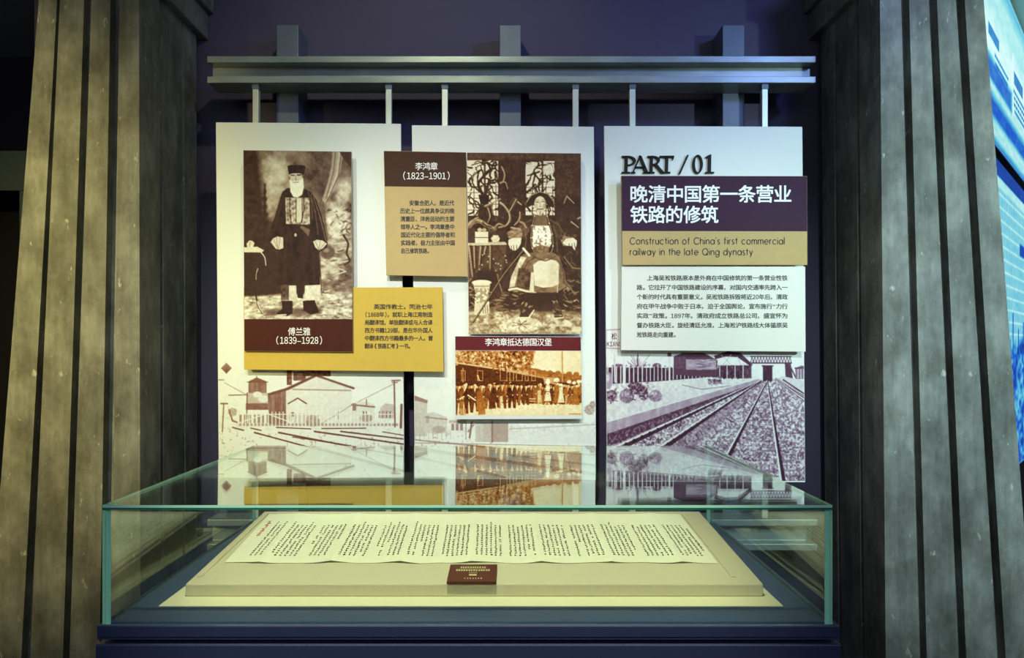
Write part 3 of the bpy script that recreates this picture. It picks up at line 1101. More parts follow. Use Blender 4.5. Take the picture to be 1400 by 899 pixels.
p.grain(0.09, 5, 107, [(330, 203), (368, 203), (375, 400), (330, 400)], 5)
for yy, ww in ((262, 4), (272, 6), (283, 5), (293, 8), (303, 5)): p.ell(362, yy, ww * .6, 3.4, 0.10, 0.8, 0.5)
p.line([(362, 252), (362, 325)], 3.0, 0.10, 0.8, 2)
p.ell(461, 302, 18, 28, 0.84, 1.0, 0.9); p.ell(471, 258, 12, 18, 0.74, 0.8, 1.0)
p.scrub((444, 285, 476, 330), 40, 110, (0.3, 0.45, 0.9, 0.55), (2, 7), (0.8, 2.6), (-1.2, 1.2), 0.6)
p.scrub((468, 275, 481, 330), 26, 111, (0.2, 0.3), (2, 6), (1, 2.4), (-1.5, 1.5), 0.7)
p.grain(0.24, 7, 109, [(440, 260), (482, 240), (482, 330), (440, 330)], 6)
# curtain
p.poly([(455, 203), (470, 203), (466, 232), (458, 258), (444, 279), (440, 274), (448, 250), (453, 226)], 0.62, 0.95, 1.6)
p.line([(459, 206), (456, 235), (446, 270)], 1.2, 0.30, 0.8, 1.4); p.line([(464, 206), (460, 240), (449, 268)], 1.4, 0.78, 0.9, 1.4)
p.line([(467, 206), (463, 240), (446, 277)], 1.0, 0.25, 0.8)
p.poly([(462, 203), (482, 203), (482, 232), (470, 218)], 0.20)
p.line([(442, 277), (444, 300), (447, 330)], 3, 0.3, 0.7, 2)
# rockwork at right and floor
p.poly([(438, 330), (482, 318), (482, 410), (436, 408)], 0.60, 0.95, 3)
p.poly([(440, 352), (466, 350), (463, 384), (440, 382)], 0.72, 0.8, 4); p.poly([(464, 356), (482, 352), (482, 400), (462, 396)], 0.36, 0.8, 4)
p.poly([(441, 386), (462, 386), (460, 398), (441, 399)], 0.35, 0.8, 4)
p.grain(0.28, 7, 113, [(438, 325), (482, 318), (482, 410), (436, 408)], 3, sy=4)
for k in range(16):
    rr = random.Random(400 + k)
    x, yv = rr.uniform(440, 468), rr.uniform(325, 402)
    p.line([(x, yv), (x + rr.uniform(6, 14), yv + rr.uniform(-4, 3))], rr.uniform(0.8, 2.4), rr.choice([0.15, 0.2, 0.85, 0.8]), 0.8)
p.ell(448, 345, 10, 9, 0.30, 0.95, 0.3); p.ell(446, 342, 4, 3, 0.6, 0.8, 0.6)
p.curve([(470, 322), (476, 333), (474, 346), (478, 356), (471, 362)], 2.6, 0.15, 0.95, 1.2, 0.3)
p.poly([(330, 404), (482, 400), (482, 438), (330, 438)], 0.76, 0.95, 4)
p.scrub((332, 404, 480, 434), 70, 126, (0.3, 0.45, 0.95, 0.9), (3, 12), (0.8, 2.2), (-0.35, 0.35), 0.6)
p.grain(0.30, 8, 127, [(330, 404), (482, 400), (482, 438), (330, 438)], 3, sy=4)
p.grain(0.16, 2.6, 131, [(330, 404), (482, 400), (482, 438), (330, 438)], 3)
p.poly([(330, 345), (385, 345), (385, 400), (345, 405), (330, 404)], 0.13, 0.9, 3)
p.poly([(363, 422), (440, 420), (440, 430), (365, 431)], 0.22, 0.7, 5)
# side table with a cup
p.poly([(331, 338), (352, 337), (361, 342), (358, 345), (331, 344.5)], 0.86)
p.poly([(337, 333), (341, 328.5), (345, 329), (348, 332), (346, 338), (338, 338)], 0.85)
p.line([(342, 331), (341, 337)], 0.8, 0.4)
p.curve([(357, 345), (362, 352), (363.5, 363)], 1.4, 0.85); p.curve([(353, 366), (350, 385), (350, 403), (354, 420), (362, 431)], 2.0, 0.10, 1, 0.9, 0.1)
p.curve([(352.5, 367), (350.5, 374), (350, 382)], 1.0, 0.75); p.curve([(352, 412), (355, 421), (362, 431)], 1.4, 0.9)
# robe
robe = [(393, 257), (386, 262), (382, 274), (377, 292), (371, 311), (366, 327), (368, 338), (380, 342), (383, 352), (380, 372), (376, 388), (390, 391), (420, 392),
        (437, 389), (438, 372), (436, 352), (437, 344), (447, 338), (448, 333), (444, 312), (439, 292), (432, 272), (424, 262), (414, 257)]
p.poly(robe, 0.09, 1, 1.4)
p.grain(0.06, 6, 137, robe, 3, sy=14)
p.line([(388, 264), (383, 285), (375, 315)], 2.4, 0.2, 0.6, 3); p.line([(394, 310), (390, 350), (388, 385)], 2.2, 0.2, 0.5, 3); p.line([(425, 325), (428, 355), (430, 385)], 2.6, 0.22, 0.5, 3)
p.line([(429, 270), (438, 298), (446, 330)], 1.2, 0.5, 0.8, 1.2); p.line([(425, 266), (431, 290), (435, 320)], 1.4, 0.42, 0.7, 1.4); p.line([(421, 262), (426, 275), (427, 300)], 1.6, 0.35, 0.7)
p.line([(384, 276), (376, 305)], 1.6, 0.22, 0.7, 2)
# badge on the chest
p.poly([(390, 270), (423, 270), (424, 307), (391, 306)], 0.62)
p.grain(0.34, 3.2, 139, [(390, 270), (423, 270), (424, 307), (391, 306)], 1)
p.rect(405.5, 271, 412.5, 304, 0.82, 0.95); p.line([(405, 271), (405, 304)], 0.9, 0.15); p.line([(413, 271), (413, 305)], 0.9, 0.15)
p.line([(397, 262), (396, 285), (398, 303), (404, 316)], 1.0, 0.1); p.line([(414, 262), (416, 285), (412, 303), (405, 316)], 1.0, 0.1)
p.ell(404, 321, 1.8, 2.4, 0.7)
p.poly([(412, 308), (424, 314), (422, 323), (410, 311)], 0.4, 0.9, 1.5)
# head, beard, hat
p.ell(404, 243, 9.4, 9.5, 0.76, 1, 0.16)
p.ell(395.6, 243.5, 1.4, 3, 0.5)
p.line([(398, 239.4), (402.4, 239.6)], 1.4, 0.2); p.line([(406.5, 239.2), (411, 239.0)], 1.6, 0.12)
p.line([(404.5, 240), (404, 245), (406, 245.5)], 0.8, 0.4); p.line([(400, 249), (409, 248.6)], 1.2, 0.35)
p.poly([(396, 246), (401, 248), (409, 247), (414.5, 243), (415.5, 256), (413, 266), (407, 270), (401, 269), (397, 262)], 0.93, 1, 1.4)
p.line([(401, 249.5), (408, 249)], 1.0, 0.45)
p.poly([(393, 227), (397, 225.5), (413, 225.5), (417.5, 227), (416, 238), (409, 236.6), (400, 236.8), (395.2, 238.5)], 0.06)
p.grain(0.06, 3, 141, [(393, 227), (417, 227), (416, 238), (395, 238)], 1)
# cuffs
for pts in ([(370, 331), (373, 326), (379, 323), (387, 324.5), (387.5, 339), (382, 341), (377, 340)], [(428, 330), (433, 327.5), (441, 328.5), (447, 333), (442, 339), (436, 342), (431, 338)]):
    p.poly(pts, 0.82)
for a, b in (((380, 340), (374, 327)), ((380, 340), (378, 324)), ((381, 340), (383, 324)), ((436, 341), (431, 330)), ((436, 341), (438, 328)), ((437, 341), (444, 332))):
    p.line([a, b], 0.8, 0.5)
# legs and boots
p.rect(384, 389, 396, 410, 0.24, 0.9, 2); p.rect(395, 390, 405, 412, 0.84); p.poly([(417, 390), (438, 389), (437, 411), (416, 410)], 0.86)
p.grain(0.12, 4, 143, [(384, 389), (438, 389), (438, 411), (384, 411)], 1)
p.poly([(405, 390), (416, 390), (414, 408), (407, 407)], 0.12)
p.poly([(385, 411), (400, 411), (400, 428), (393, 432), (378, 430), (379, 427), (386, 422)], 0.08)
p.poly([(414, 411), (430, 410), (434, 420), (436, 427), (425, 430), (415, 424)], 0.08)
p.line([(379, 430.5), (391, 430)], 1.6, 0.85)
p.line([(437, 352), (439, 385), (440, 404)], 0.9, 0.2)
SEP2 = [(0, (34, 16, 14)), (0.22, (74, 48, 40)), (0.5, (138, 112, 94)), (0.8, (206, 194, 170)), (1, (238, 232, 212))]
print_mesh('printed_photo', [(333, 205.6), (480, 207.6), (482, 436), (334, 436)], YB - 0.0006, port, SEP2, M['print'], pb)
cap = band('caption_band', [(334, 436), (482, 436), (482.1, 480.5), (334.2, 479.5)], YB, M['brown'], pb)
text_block('caption_text', [('傅兰雅', 393.5, 424.5, 453.2, 10.4), ('（1839–1928）', 376, 442, 465.2, 10.8)], YB - 0.0014, M['white_ink'], pb, 0.004)

# text board with the dark header, spanning the gap
YC = 3.130
qc = [(524.5, 206), (637.3, 208), (639.3, 378), (528, 376)]
tb = mounted('text_board', qc, YC, 0.013, M['tan'], 'tan board with dark brown header and seven lines, left of seated portrait', 'text board',
             [(535, 215), (575, 215), (625, 215), (535, 368), (575, 368), (625, 368)])
band('header_band', [(524.9, 206.4), (637.1, 208.4), (637.6, 256), (526, 254.5)], YC, M['umber'], tb)
text_block('header_text', [('李鸿章', 567.5, 598.5, 227.4, 10.0), ('（1823–1901）', 549.5, 616.5, 240.4, 10.6)], YC - 0.0014, M['white_ink'], tb, 0.004)
T2 = [('安徽合肥人，是近代', 559.5, 621), ('历史上一位颇具争议的晚', 547, 621.5), ('清重臣、洋务运动的主要', 547.5, 621.5), ('领导人之一。李鸿章是中', 547.5, 621.5),
      ('国近代化主要的倡导者和', 548, 622), ('实践者，极力主张由中国', 548, 622), ('自己修筑铁路。', 548, 590)]
text_block('body_text', [(s, a, b, 277.4 + i * 10.9, 6.7) for i, (s, a, b) in enumerate(T2)], YC - 0.0011, M['ink'], tb, 0.022)

# seated portrait
YD = 3.128
qd = [(638, 208), (794.5, 209), (795.5, 456.5), (640.5, 456.5)]
sb = mounted('photo_board', qd, YD, 0.022, M['edge_white'], 'large sepia photo board of a man in a hat seated with a cane', 'photo board')
seat = Pic(636, 206, 798, 458, 2.4, 0.15)
p = seat
p.grain(0.09, 9, 201); p.grain(0.05, 1.6, 203, sy=6)
p.scrub((682, 225, 718, 300), 40, 204, (0.24, 0.3, 0.08), (3, 10), (0.7, 2.0), (-1.6, 1.6), 0.7)
p.scrub((758, 230, 796, 310), 30, 206, (0.2, 0.26, 0.08), (4, 12), (0.7, 1.6), (-0.2, 0.2), 0.6)
p.poly([(636, 206), (798, 206), (798, 219), (636, 219)], 0.26, 0.8, 6)
p.poly([(758, 216), (798, 206), (798, 270), (758, 270)], 0.24, 0.7, 10)
rg = random.Random(9)
for (x0, y0, x1, y1) in ((638, 219, 681, 295), (718.5, 220, 758.5, 294)):
    p.rect(x0, y0, x1, y1, 0.90, 1, 1)
    for k in range(1, 5):
        xx = x0 + (x1 - x0) * k / 4.3
        p.line([(xx, y0 + 34), (xx, y1)], 0.9, 0.15)
    for k in range(6): p.line([(x0, y0 + 36 + k * 8), (x1, y0 + 36 + k * 8)], 0.8, 0.2)
    p.rect((x0 + x1) / 2 + 2, y0, (x0 + x1) / 2 + 4.5, y1, 0.12, 0.9)
    for k in range(46):
        x, yv = rg.uniform(x0, x1), rg.uniform(y0, y1 - 4)
        a = rg.uniform(0, 6.28)
        pts = [(x, yv)]
        for j in range(5):
            a += rg.uniform(-0.7, 0.7)
            pts.append((min(max(pts[-1][0] + 3.6 * math.cos(a), x0), x1), min(max(pts[-1][1] + 3.6 * math.sin(a), y0), y1)))
        p.curve(pts, rg.uniform(0.9, 2.6), 0.12, 0.9)
p.ell(750, 232, 8, 7, 0.93, 0.9, 0.4); p.ell(727, 226, 6, 5, 0.9, 0.8, 0.5)
# gnarled plants at left
p.poly([(654, 266), (669, 266), (667, 279), (657, 279)], 0.06)
p.curve([(660, 266), (654, 252), (660, 242), (670, 232), (666, 222)], 4, 0.10); p.curve([(664, 266), (668, 250), (678, 246), (684, 256)], 3, 0.12); p.curve([(656, 262), (648, 254), (644, 242)], 2.2, 0.12)
p.poly([(655, 279), (672, 279), (676, 300), (652, 300)], 0.10, 0.9, 3)
for pts, w in (([(686, 228), (690, 238), (688, 248), (684, 250), (691, 249), (694, 258)], 1.6), ([(684, 277), (690, 282), (696, 291), (697, 300), (692, 308), (682, 311)], 2.6),
               ([(663, 282), (672, 278), (684, 272)], 2.2), ([(667, 284), (670, 295), (667, 304)], 1.6), ([(706, 272), (700, 283), (696, 290)], 1.5),
               ([(711, 290), (710, 300), (703, 308)], 1.6), ([(708, 276), (713, 280)], 1.8), ([(775, 268), (785, 278)], 1.3), ([(771, 278), (775, 268)], 0.9), ([(781, 303), (791, 311)], 1.6), ([(790, 299), (796, 296)], 1.6)):
    p.curve(pts, w * 1.15, 0.5, 0.9, 1.2, 0.45, 0.82)
p.curve([(639, 313), (646, 304), (655, 302), (664, 307), (677, 313)], 6.0, 0.42, 0.95, 2, 0.3, 0.75); p.curve([(641, 307), (647, 301), (654, 297)], 2.4, 0.5, 0.9, 1.2, 0.4, 0.8); p.curve([(660, 304), (664, 308), (672, 310)], 2.0, 0.15, 0.8); p.curve([(676, 312), (682, 306), (690, 309)], 2.4, 0.45, 0.9, 1.2, 0.4, 0.75)
p.grain(0.16, 3.2, 207, [(638, 296), (690, 296), (690, 316), (638, 316)], 2)
p.rect(638, 312, 650, 332, 0.2)
# table, box, cup
p.rect(649.5, 316.5, 667.5, 332.5, 0.88); p.line([(650, 324.5), (667, 324.5)], 1.0, 0.25); p.ell(656, 314, 3.4, 2.6, 0.7); p.ell(662, 314, 3, 2.4, 0.65)
p.poly([(671, 326), (674, 321.5), (681, 321.5), (683.5, 326), (681, 331), (674, 331)], 0.82); p.line([(668, 331.5), (690, 331)], 1.5, 0.65)
p.grain(0.15, 2, 211, [(671, 321), (684, 321), (684, 331), (671, 331)], 1)
p.poly([(637, 332), (692, 331.5), (693, 334.5), (638, 336)], 0.74)
p.poly([(638, 336), (693, 334.5), (690, 360), (684, 382), (670, 372), (655, 370), (645, 383), (638, 380)], 0.24)
for a, b, w in (((641, 337), (646, 378), 2.4), ((648, 337), (649, 366), 1.8), ((657, 337), (655, 362), 1.8), ((670, 336), (670, 370), 1.6), ((664, 337), (662, 345), 1.2)):
    p.line([(a[0] + 2, a[1]), (b[0] + 2, b[1])], w * 1.6, 0.12, 0.8, 2.5)
    p.curve([a, lerp(a, b, .5), b], w, 0.66, 0.9, 1.8, 0.6)
for k in range(16):
    p.ell(rg.uniform(655, 694), rg.uniform(345, 372), 1.1, 1.1, 0.75, 0.8, 0.5)
p.ell(667, 380, 16, 12, 0.09, 0.8, 0.5)
p.line([(680, 375), (683, 388), (686, 398)], 1.6, 0.45)
# floor
p.poly([(636, 424), (798, 420), (798, 458), (636, 458)], 0.62, 0.95, 8)
p.grain(0.26, 7, 213, [(636, 424), (798, 420), (798, 458), (636, 458)], 5, sy=4); p.grain(0.18, 2.6, 217, [(636, 424), (798, 420), (798, 458), (636, 458)], 5)
p.poly([(680, 446), (692, 437), (712, 433), (735, 436), (742, 445), (728, 452), (700, 453)], 0.85, 0.8, 3)
for k in range(7): p.line([(712, 443), (712 + 12 * math.cos(k * .9), 443 + 6 * math.sin(k * .9))], 1.4, 0.4, 0.8)
p.grain(0.2, 2.4, 219, [(680, 434), (742, 434), (742, 453), (680, 453)], 3)
p.ell(776, 442, 7, 4, 0.88, 0.8, 0.4, 30); p.ell(790, 450, 6, 4, 0.85, 0.8, 0.4)
p.poly([(690, 400), (798, 396), (798, 428), (688, 426)], 0.13, 0.8, 6)
p.scrub((766, 380, 794, 428), 46, 221, (0.5, 0.65, 0.35, 0.08), (3, 9), (0.7, 2.0), (-0.6, 1.2), 0.8)
p.scrub((666, 398, 714, 428), 44, 223, (0.45, 0.6, 0.3, 0.08), (3, 10), (0.7, 2.0), (-0.5, 0.4), 0.8)
p.scrub((764, 340, 796, 380), 26, 225, (0.28, 0.4, 0.08), (3, 9), (0.7, 1.6), (0.2, 1.3), 0.7)
p.line([(770, 350), (783, 366), (798, 368)], 1.6, 0.5, 0.8); p.line([(771, 382), (786, 402)], 2.2, 0.5, 0.8); p.scrub((640, 384, 650, 424), 24, 226, (0.6, 0.4, 0.1), (2, 6), (0.8, 2), (-1, 1), 0.8)
# garden stool
p.poly([(647, 388), (670, 388), (668, 402), (669, 418), (671, 428), (660, 431), (648, 430), (649, 415), (650, 402)], 0.80)
p.ell(658.5, 386, 13.5, 3.6, 0.88, 1, 0.15); p.line([(647, 391), (670, 391)], 1.2, 0.5)
p.grain(0.22, 2.6, 227, [(649, 394), (668, 394), (669, 414), (649, 414)], 1, thr=0.12)
for k in range(4): p.line([(660 + k * 3, 417), (661 + k * 3, 428)], 1.0, 0.4)
# the sitter
p.poly([(727, 298), (751, 298), (764, 308), (775, 322), (779, 340), (770, 352), (752, 356), (728, 356), (712, 346), (700, 330), (702, 316), (716, 306)], 0.12, 1, 1.6)
p.grain(0.06, 5, 229, [(700, 298), (779, 298), (779, 356), (700, 356)], 4)
for pts in ([(727, 300), (716, 306), (706, 318), (714, 324)], [(752, 300), (764, 308), (772, 320), (768, 328)], [(726, 308), (720, 320), (718, 340)], [(756, 308), (761, 322), (762, 344)], [(716, 312), (711, 322)], [(768, 316), (766, 326)]):
    p.line(pts, 1.8, 0.36, 0.85, 2.2)
p.poly([(704, 312), (716, 304), (724, 306), (720, 326), (708, 326)], 0.30, 0.7, 3); p.poly([(756, 306), (764, 310), (770, 324), (760, 330)], 0.27, 0.7, 3)
p.scrub((702, 306, 722, 326), 14, 230, (0.42, 0.12), (3, 8), (0.7, 1.4), (0.6, 1.8), 0.7)
p.poly([(693, 318), (702, 312), (714, 314), (714, 324), (696, 328)], 0.5, 0.95, 1.5); p.grain(0.2, 2.4, 231, [(693, 312), (714, 312), (714, 327), (693, 327)], 2)
p.line([(699, 311), (711, 313)], 2.4, 0.6); p.line([(711, 303), (716, 305), (719, 311)], 2.6, 0.55)
p.poly([(766, 328), (772, 322), (784, 325), (776, 335), (770, 336)], 0.45, 0.95, 1.5); p.grain(0.2, 2.4, 233, [(766, 320), (790, 320), (790, 336), (766, 336)], 2)
p.poly([(729, 294), (747, 294), (750, 310), (727, 310)], 0.36)
for pts, s_ in (([(695, 328), (701, 325), (713, 325), (712, 333), (708, 340), (703, 343), (698, 340), (695, 334)], 1), ([(769, 332), (774, 326), (784, 325), (789, 329), (788, 336), (786, 342), (781, 336), (775, 336)], 2)):
    p.poly(pts, 0.88)
for a, b in (((699, 336), (700, 343)), ((702, 335), (703, 344)), ((706, 335), (707, 342)), ((778, 333), (779, 341)), ((782, 333), (783, 342)), ((785, 332), (787, 341))):
    p.line([a, b], 0.9, 0.2)
p.poly([(726, 308), (754, 308), (754, 333), (750, 340), (730, 340), (725, 333)], 0.82)
p.grain(0.30, 2.6, 237, [(726, 309), (754, 309), (754, 333), (728, 338)], 1, thr=-0.1)
p.poly([(729, 338), (738, 335), (751, 337), (750, 347), (740, 351), (731, 346)], 0.42)
p.grain(0.2, 2.2, 239, [(729, 336), (751, 336), (750, 350), (731, 348)], 1)
beads = [(731, 295), (728, 308), (726, 325), (728, 339), (735, 349), (743, 353.5), (752, 347), (756, 336), (755, 320), (751, 305), (748, 295)]
p.curve(beads, 2.6, 0.10, 1, 0.8, 0); p.curve(beads, 1.0, 0.55, 1, 0.7, 0)
for x, yv in beads: p.ell(x, yv, 1.0, 1.0, 0.8)
p.ell(742, 351, 2.6, 3, 0.9)
# skirt, apron
p.poly([(716, 347), (728, 345), (756, 345), (764, 350), (772, 372), (774, 392), (760, 400), (735, 400), (712, 398), (696, 398), (697, 385), (704, 366)], 0.40, 1, 1.2)
p.poly([(712, 350), (720, 352), (708, 372), (703, 394), (696, 394), (699, 378)], 0.75)
p.poly([(709, 366), (727, 368), (726, 396), (706, 394)], 0.26, 1, 2); p.grain(0.16, 5, 241, [(696, 346), (774, 346), (774, 400), (696, 400)], 3)
p.line([(696, 396), (706, 394), (720, 398), (732, 400)], 2.6, 0.85); p.line([(697, 393), (710, 391.6), (722, 395)], 0.9, 0.15)
p.poly([(726, 372), (730, 372), (730, 399), (724, 397)], 0.80)
p.poly([(729, 362), (735, 357), (748, 353.5), (760, 356), (764, 361), (764, 388), (755, 392), (742, 393), (731, 390)], 0.86)
p.line([(764, 360), (762, 400)], 1.2, 0.75)
p.ell(756, 375, 7, 16, 0.68, 0.5, 1.0); p.ell(741, 386, 10, 4, 0.74, 0.5, 1.0); p.curve([(731, 352), (722, 358), (716, 370)], 1.6, 0.2, 0.8, 1.6); p.curve([(764, 356), (770, 372), (771, 388)], 2.0, 0.22, 0.8, 1.8)
p.curve([(729, 350), (745, 356), (760, 350)], 2.0, 0.22, 0.8, 1.6)
# boots
p.poly([(716, 400), (768, 400), (770, 420), (752, 414), (735, 414), (722, 420), (714, 416)], 0.12, 0.95, 2)
p.poly([(714, 416), (724, 412), (728, 424), (723, 433), (710, 434)], 0.18); p.line([(709, 434), (723, 434), (730, 424)], 1.6, 0.9); p.scrub((713, 408, 726, 431), 14, 243, (0.7, 0.5, 0.08), (2, 5), (0.7, 1.4), (-1.4, 0), 0.8)
p.poly([(755, 414), (764, 412), (768, 426), (770, 434), (758, 435)], 0.22); p.line([(757, 435), (770, 434)], 1.6, 0.85); p.scrub((755, 410, 768, 432), 14, 247, (0.7, 0.5, 0.08), (2, 5), (0.7, 1.4), (0, 1.4), 0.8)
# head and hat
p.poly([(718, 284), (720, 273), (727, 265.5), (738, 262), (750, 265), (756.5, 273), (758, 284), (751, 282), (747, 278), (730, 278), (725, 282)], 0.10, 1, 1.2)
p.line([(720, 276), (726, 267), (738, 262), (749, 265), (756, 274)], 1.0, 0.66)
p.ell(738.4, 279.5, 8.0, 11.4, 0.84, 1, 0.14); p.ell(738, 287.5, 5.6, 6.6, 0.80, 1, 0.2); p.ell(732.8, 281.5, 2.2, 3.4, 0.68, 0.7, 0.5); p.ell(744, 281.5, 2.2, 3.4, 0.62, 0.7, 0.5)
p.line([(732.6, 276), (736, 276)], 1.2, 0.25); p.line([(741, 275.5), (744.6, 275.5)], 1.2, 0.25); p.line([(732.5, 273.6), (736, 273)], 0.7, 0.45); p.line([(741, 273), (744.5, 273)], 0.7, 0.45)
p.line([(739, 276), (738, 282), (740.5, 282.4)], 0.8, 0.5); p.line([(734.5, 286), (742.5, 285.6)], 1.3, 0.25); p.line([(735, 285), (733, 289)], 0.9, 0.4); p.line([(738.6, 288), (738.4, 294)], 2.0, 0.62)
p.line([(745.5, 275), (746, 285)], 1.4, 0.55)
# cane
p.line([(716, 342), (690, 374), (647, 440)], 2.4, 0.10); p.line([(715.6, 341.4), (689.4, 373.6), (646.6, 439.6)], 0.9, 0.6)
p.line([(715.5, 339.5), (723.5, 349)], 3.2, 0.9)
SEP3 = [(0, (38, 20, 12)), (0.2, (76, 48, 32)), (0.5, (152, 118, 80)), (0.8, (222, 206, 166)), (1, (246, 238, 214))]
print_mesh('printed_photo', [(638.6, 208.6), (794, 209.6), (795, 455.8), (641, 455.8)], YD - 0.0006, seat, SEP3, M['print'], sb)

# crowd at the station, with maroon caption
YE = 3.140
qe = [(622, 459), (794, 460), (796, 572.5), (623, 573)]
cb = mounted('photo_board', qe, YE, 0.014, M['edge_white'], 'small brown photo board of a crowd beside a train, under maroon caption', 'photo board')
crowd = Pic(620, 477, 798, 570, 2.8, 0.86)
p = crowd
p.grain(0.04, 9, 301)
p.poly([(620, 477), (732, 477), (727, 495), (722, 512), (620, 505)], 0.42, 0.95, 4); p.grain(0.36, 4, 303, [(620, 477), (732, 477), (724, 510), (620, 505)], 4)
p.grain(0.26, 1.8, 305, [(620, 477), (730, 477), (722, 510), (620, 505)], 4)
p.poly([(722, 502), (735, 504), (745, 507), (760, 509), (775, 511), (798, 513), (798, 530), (720, 530)], 0.40); p.grain(0.16, 3, 307, [(720, 500), (798, 510), (798, 530), (720, 530)], 2)
for x in (737, 744, 752, 763, 778, 788): p.ell(x, 508 + (x - 735) * .06, 4, 3, 0.38, 0.9, 0.3)
p.poly([(620, 496), (670, 503), (740, 517), (760, 522), (760, 545), (620, 548)], 0.12)
p.line([(620, 495), (670, 502.5), (722, 511)], 2.2, 0.72); p.line([(620, 491), (660, 497)], 1.4, 0.6); p.line([(668, 499), (700, 505)], 1.6, 0.62); p.line([(700, 508), (745, 516), (763, 517)], 1.5, 0.6)
for x, w in ((631, 5), (653, 7), (684, 9), (697, 5), (706, 8), (718, 4), (727, 5)):
    p.line([(x, 506), (x + w, 507), (x + w, 520), (x, 520), (x, 506)], 0.9, 0.62)
p.rect(686, 495, 694, 504, 0.82); p.rect(688, 496, 692, 503, 0.35); p.line([(633, 503), (633, 522)], 1.2, 0.6); p.line([(653, 513), (655, 519)], 2, 0.75)
p.poly([(743, 517), (762, 516), (763, 525), (744, 525)], 0.6)
p.line([(768.5, 477), (769, 526)], 1.8, 0.55)
p.poly([(620, 562), (660, 561), (680, 556), (706, 551), (798, 549), (798, 572), (620, 572)], 0.86); p.grain(0.06, 5, 309, [(620, 556), (798, 549), (798, 572), (620, 572)], 3)
rc = random.Random(21)


def man(x, feet, h, tone, skirt=False, hat=True, lean=0.0):
    """one onlooker: coat, legs apart, arm, face and hat, lit from the right"""
    hd = h * 0.13
    w = h * 0.15
    top = feet - h * .8
    xt = x + lean
    if skirt:
        p.poly([(xt - w * .7, top), (xt + w * .7, top), (x + w * .6, feet - h * .55), (x + w * 1.2, feet), (x - w * 1.2, feet), (x - w * .6, feet - h * .55)], tone)
        p.line([(x - w * .5, feet - h * .5), (x - w * .8, feet)], 0.8, tone - .18, 0.7); p.line([(x + w * .3, feet - h * .5), (x + w * .5, feet)], 0.8, tone - .12, 0.7)
    else:
        for sg in (-1, 1):
            p.poly([(x, feet - h * .46), (x + sg * w * .95, feet - h * .46), (x + sg * w * 1.0, feet), (x + sg * w * .35, feet)], tone * (.9 if sg > 0 else 1.35))
        p.poly([(xt - w * .95, top), (xt + w * .95, top), (x + w * 1.15, feet - h * .40), (x - w * 1.15, feet - h * .40)], tone)
        p.poly([(xt + w * .5, top + 1), (xt + w * .95, top + 1), (x + w * 1.25, feet - h * .45), (x + w * .7, feet - h * .45)], min(.75, tone + .24), 0.75, 1.2)
        p.line([(xt - w * .9, top + 1), (x - w * 1.3, feet - h * .5)], w * .45, max(.04, tone - .08), 0.9)
        p.ell(x - w * 1.3, feet - h * .46, .9, .9, 0.8, 0.9, 0.4)
        p.poly([(xt - w * .18, top), (xt + w * .3, top), (xt + w * .05, top + h * .16)], 0.88, 0.9)
    p.ell(xt + .3, feet - h * .87, hd * .52, hd * .66, 0.80, 1, 0.3)
    p.ell(xt - hd * .25, feet - h * .85, hd * .26, hd * .5, 0.45, 0.7, 0.5)
    if hat:
        hv = 0.10 if tone < .6 else 0.95
        p.ell(xt, feet - h * .945, hd * .62, hd * .4, hv, 1, 0.3); p.line([(xt - hd * .8, feet - h * .925), (xt + hd * .8, feet - h * .925)], 0.9, hv)


p.scrub((670, 478, 716, 508), 60, 330, (0.06, 0.14, 0.6, 0.85), (1.5, 4), (0.8, 2.2), (-1.5, 1.5), 0.7)
p.scrub((622, 478, 672, 500), 50, 331, (0.3, 0.75, 0.9, 0.5), (1.5, 4), (0.8, 2.0), (-1.5, 1.5), 0.7)
p.scrub((716, 478, 730, 500), 26, 332, (0.4, 0.3, 0.9), (1, 3), (0.7, 1.4), (-1.5, 1.5), 0.8)
for k in range(28):                              # rear rows
    x = 626 + k * 6.1 + rc.uniform(-1.5, 1.5)
    man(x, 550 + rc.uniform(-2, 2), 27 + rc.uniform(-2, 2), rc.uniform(0.10, 0.40), False, k % 5 != 2, rc.uniform(-.8, .8))
for k, (x, t, l) in enumerate(((627, .16, 0), (634, .30, 1), (641, .10, 2.5), (649, .14, 0), (657, .32, 1.5), (668, .26, 2), (678, .12, 1))):
    man(x, 567 - k * 1.7, 44 - k * 1.7, t, False, k % 2 == 0, l)
p.poly([(652, 545), (661, 543), (664, 566), (654, 567)], 0.42, 0.85, 1.5); p.poly([(669, 540), (676, 540), (678, 558), (668, 559)], 0.14, 0.9, 1.5)
p.line([(640, 540), (650, 547)], 1.8, 0.9); p.line([(629, 545), (634, 542)], 2.2, 0.85); p.rect(629, 558, 637, 567, 0.62, 0.8, 1.5)
man(687, 558, 36, 0.26, False, True, -.5); p.poly([(683.5, 541), (687.5, 541), (686.5, 558), (684, 558)], 0.78, 0.9); p.ell(694, 541, 2.4, 2.6, 0.06)
man(700, 557.5, 35, 0.08)
for k in range(14): man(707 + k * 6.3 + rc.uniform(-1, 1), 552 + rc.uniform(-1, 1.5), 28 + rc.uniform(-2, 2), rc.uniform(0.12, 0.46), k % 6 == 4, k % 4 != 1)
man(749, 548, 27, 0.90, True); p.line([(746, 535), (752, 535)], 1.0, 0.15); p.ell(749, 538, .7, .7, 0.2); man(761, 551, 31, 0.40, True); man(767, 550, 26, 0.86, True); man(787, 553, 30, 0.44, True)
p.ell(749, 521.5, 2.6, 4, 0.96, 0.95, 0.3); p.ell(761, 519.5, 4, 3, 0.92, 0.95, 0.4)
for x in (778, 785, 791, 796): p.ell(x, 522 + rc.uniform(-1, 1), 2.8, 2.2, 0.95, 0.95, 0.3)
p.poly([(735, 534), (739, 532), (741, 550), (736, 551)], 0.78, 0.8)
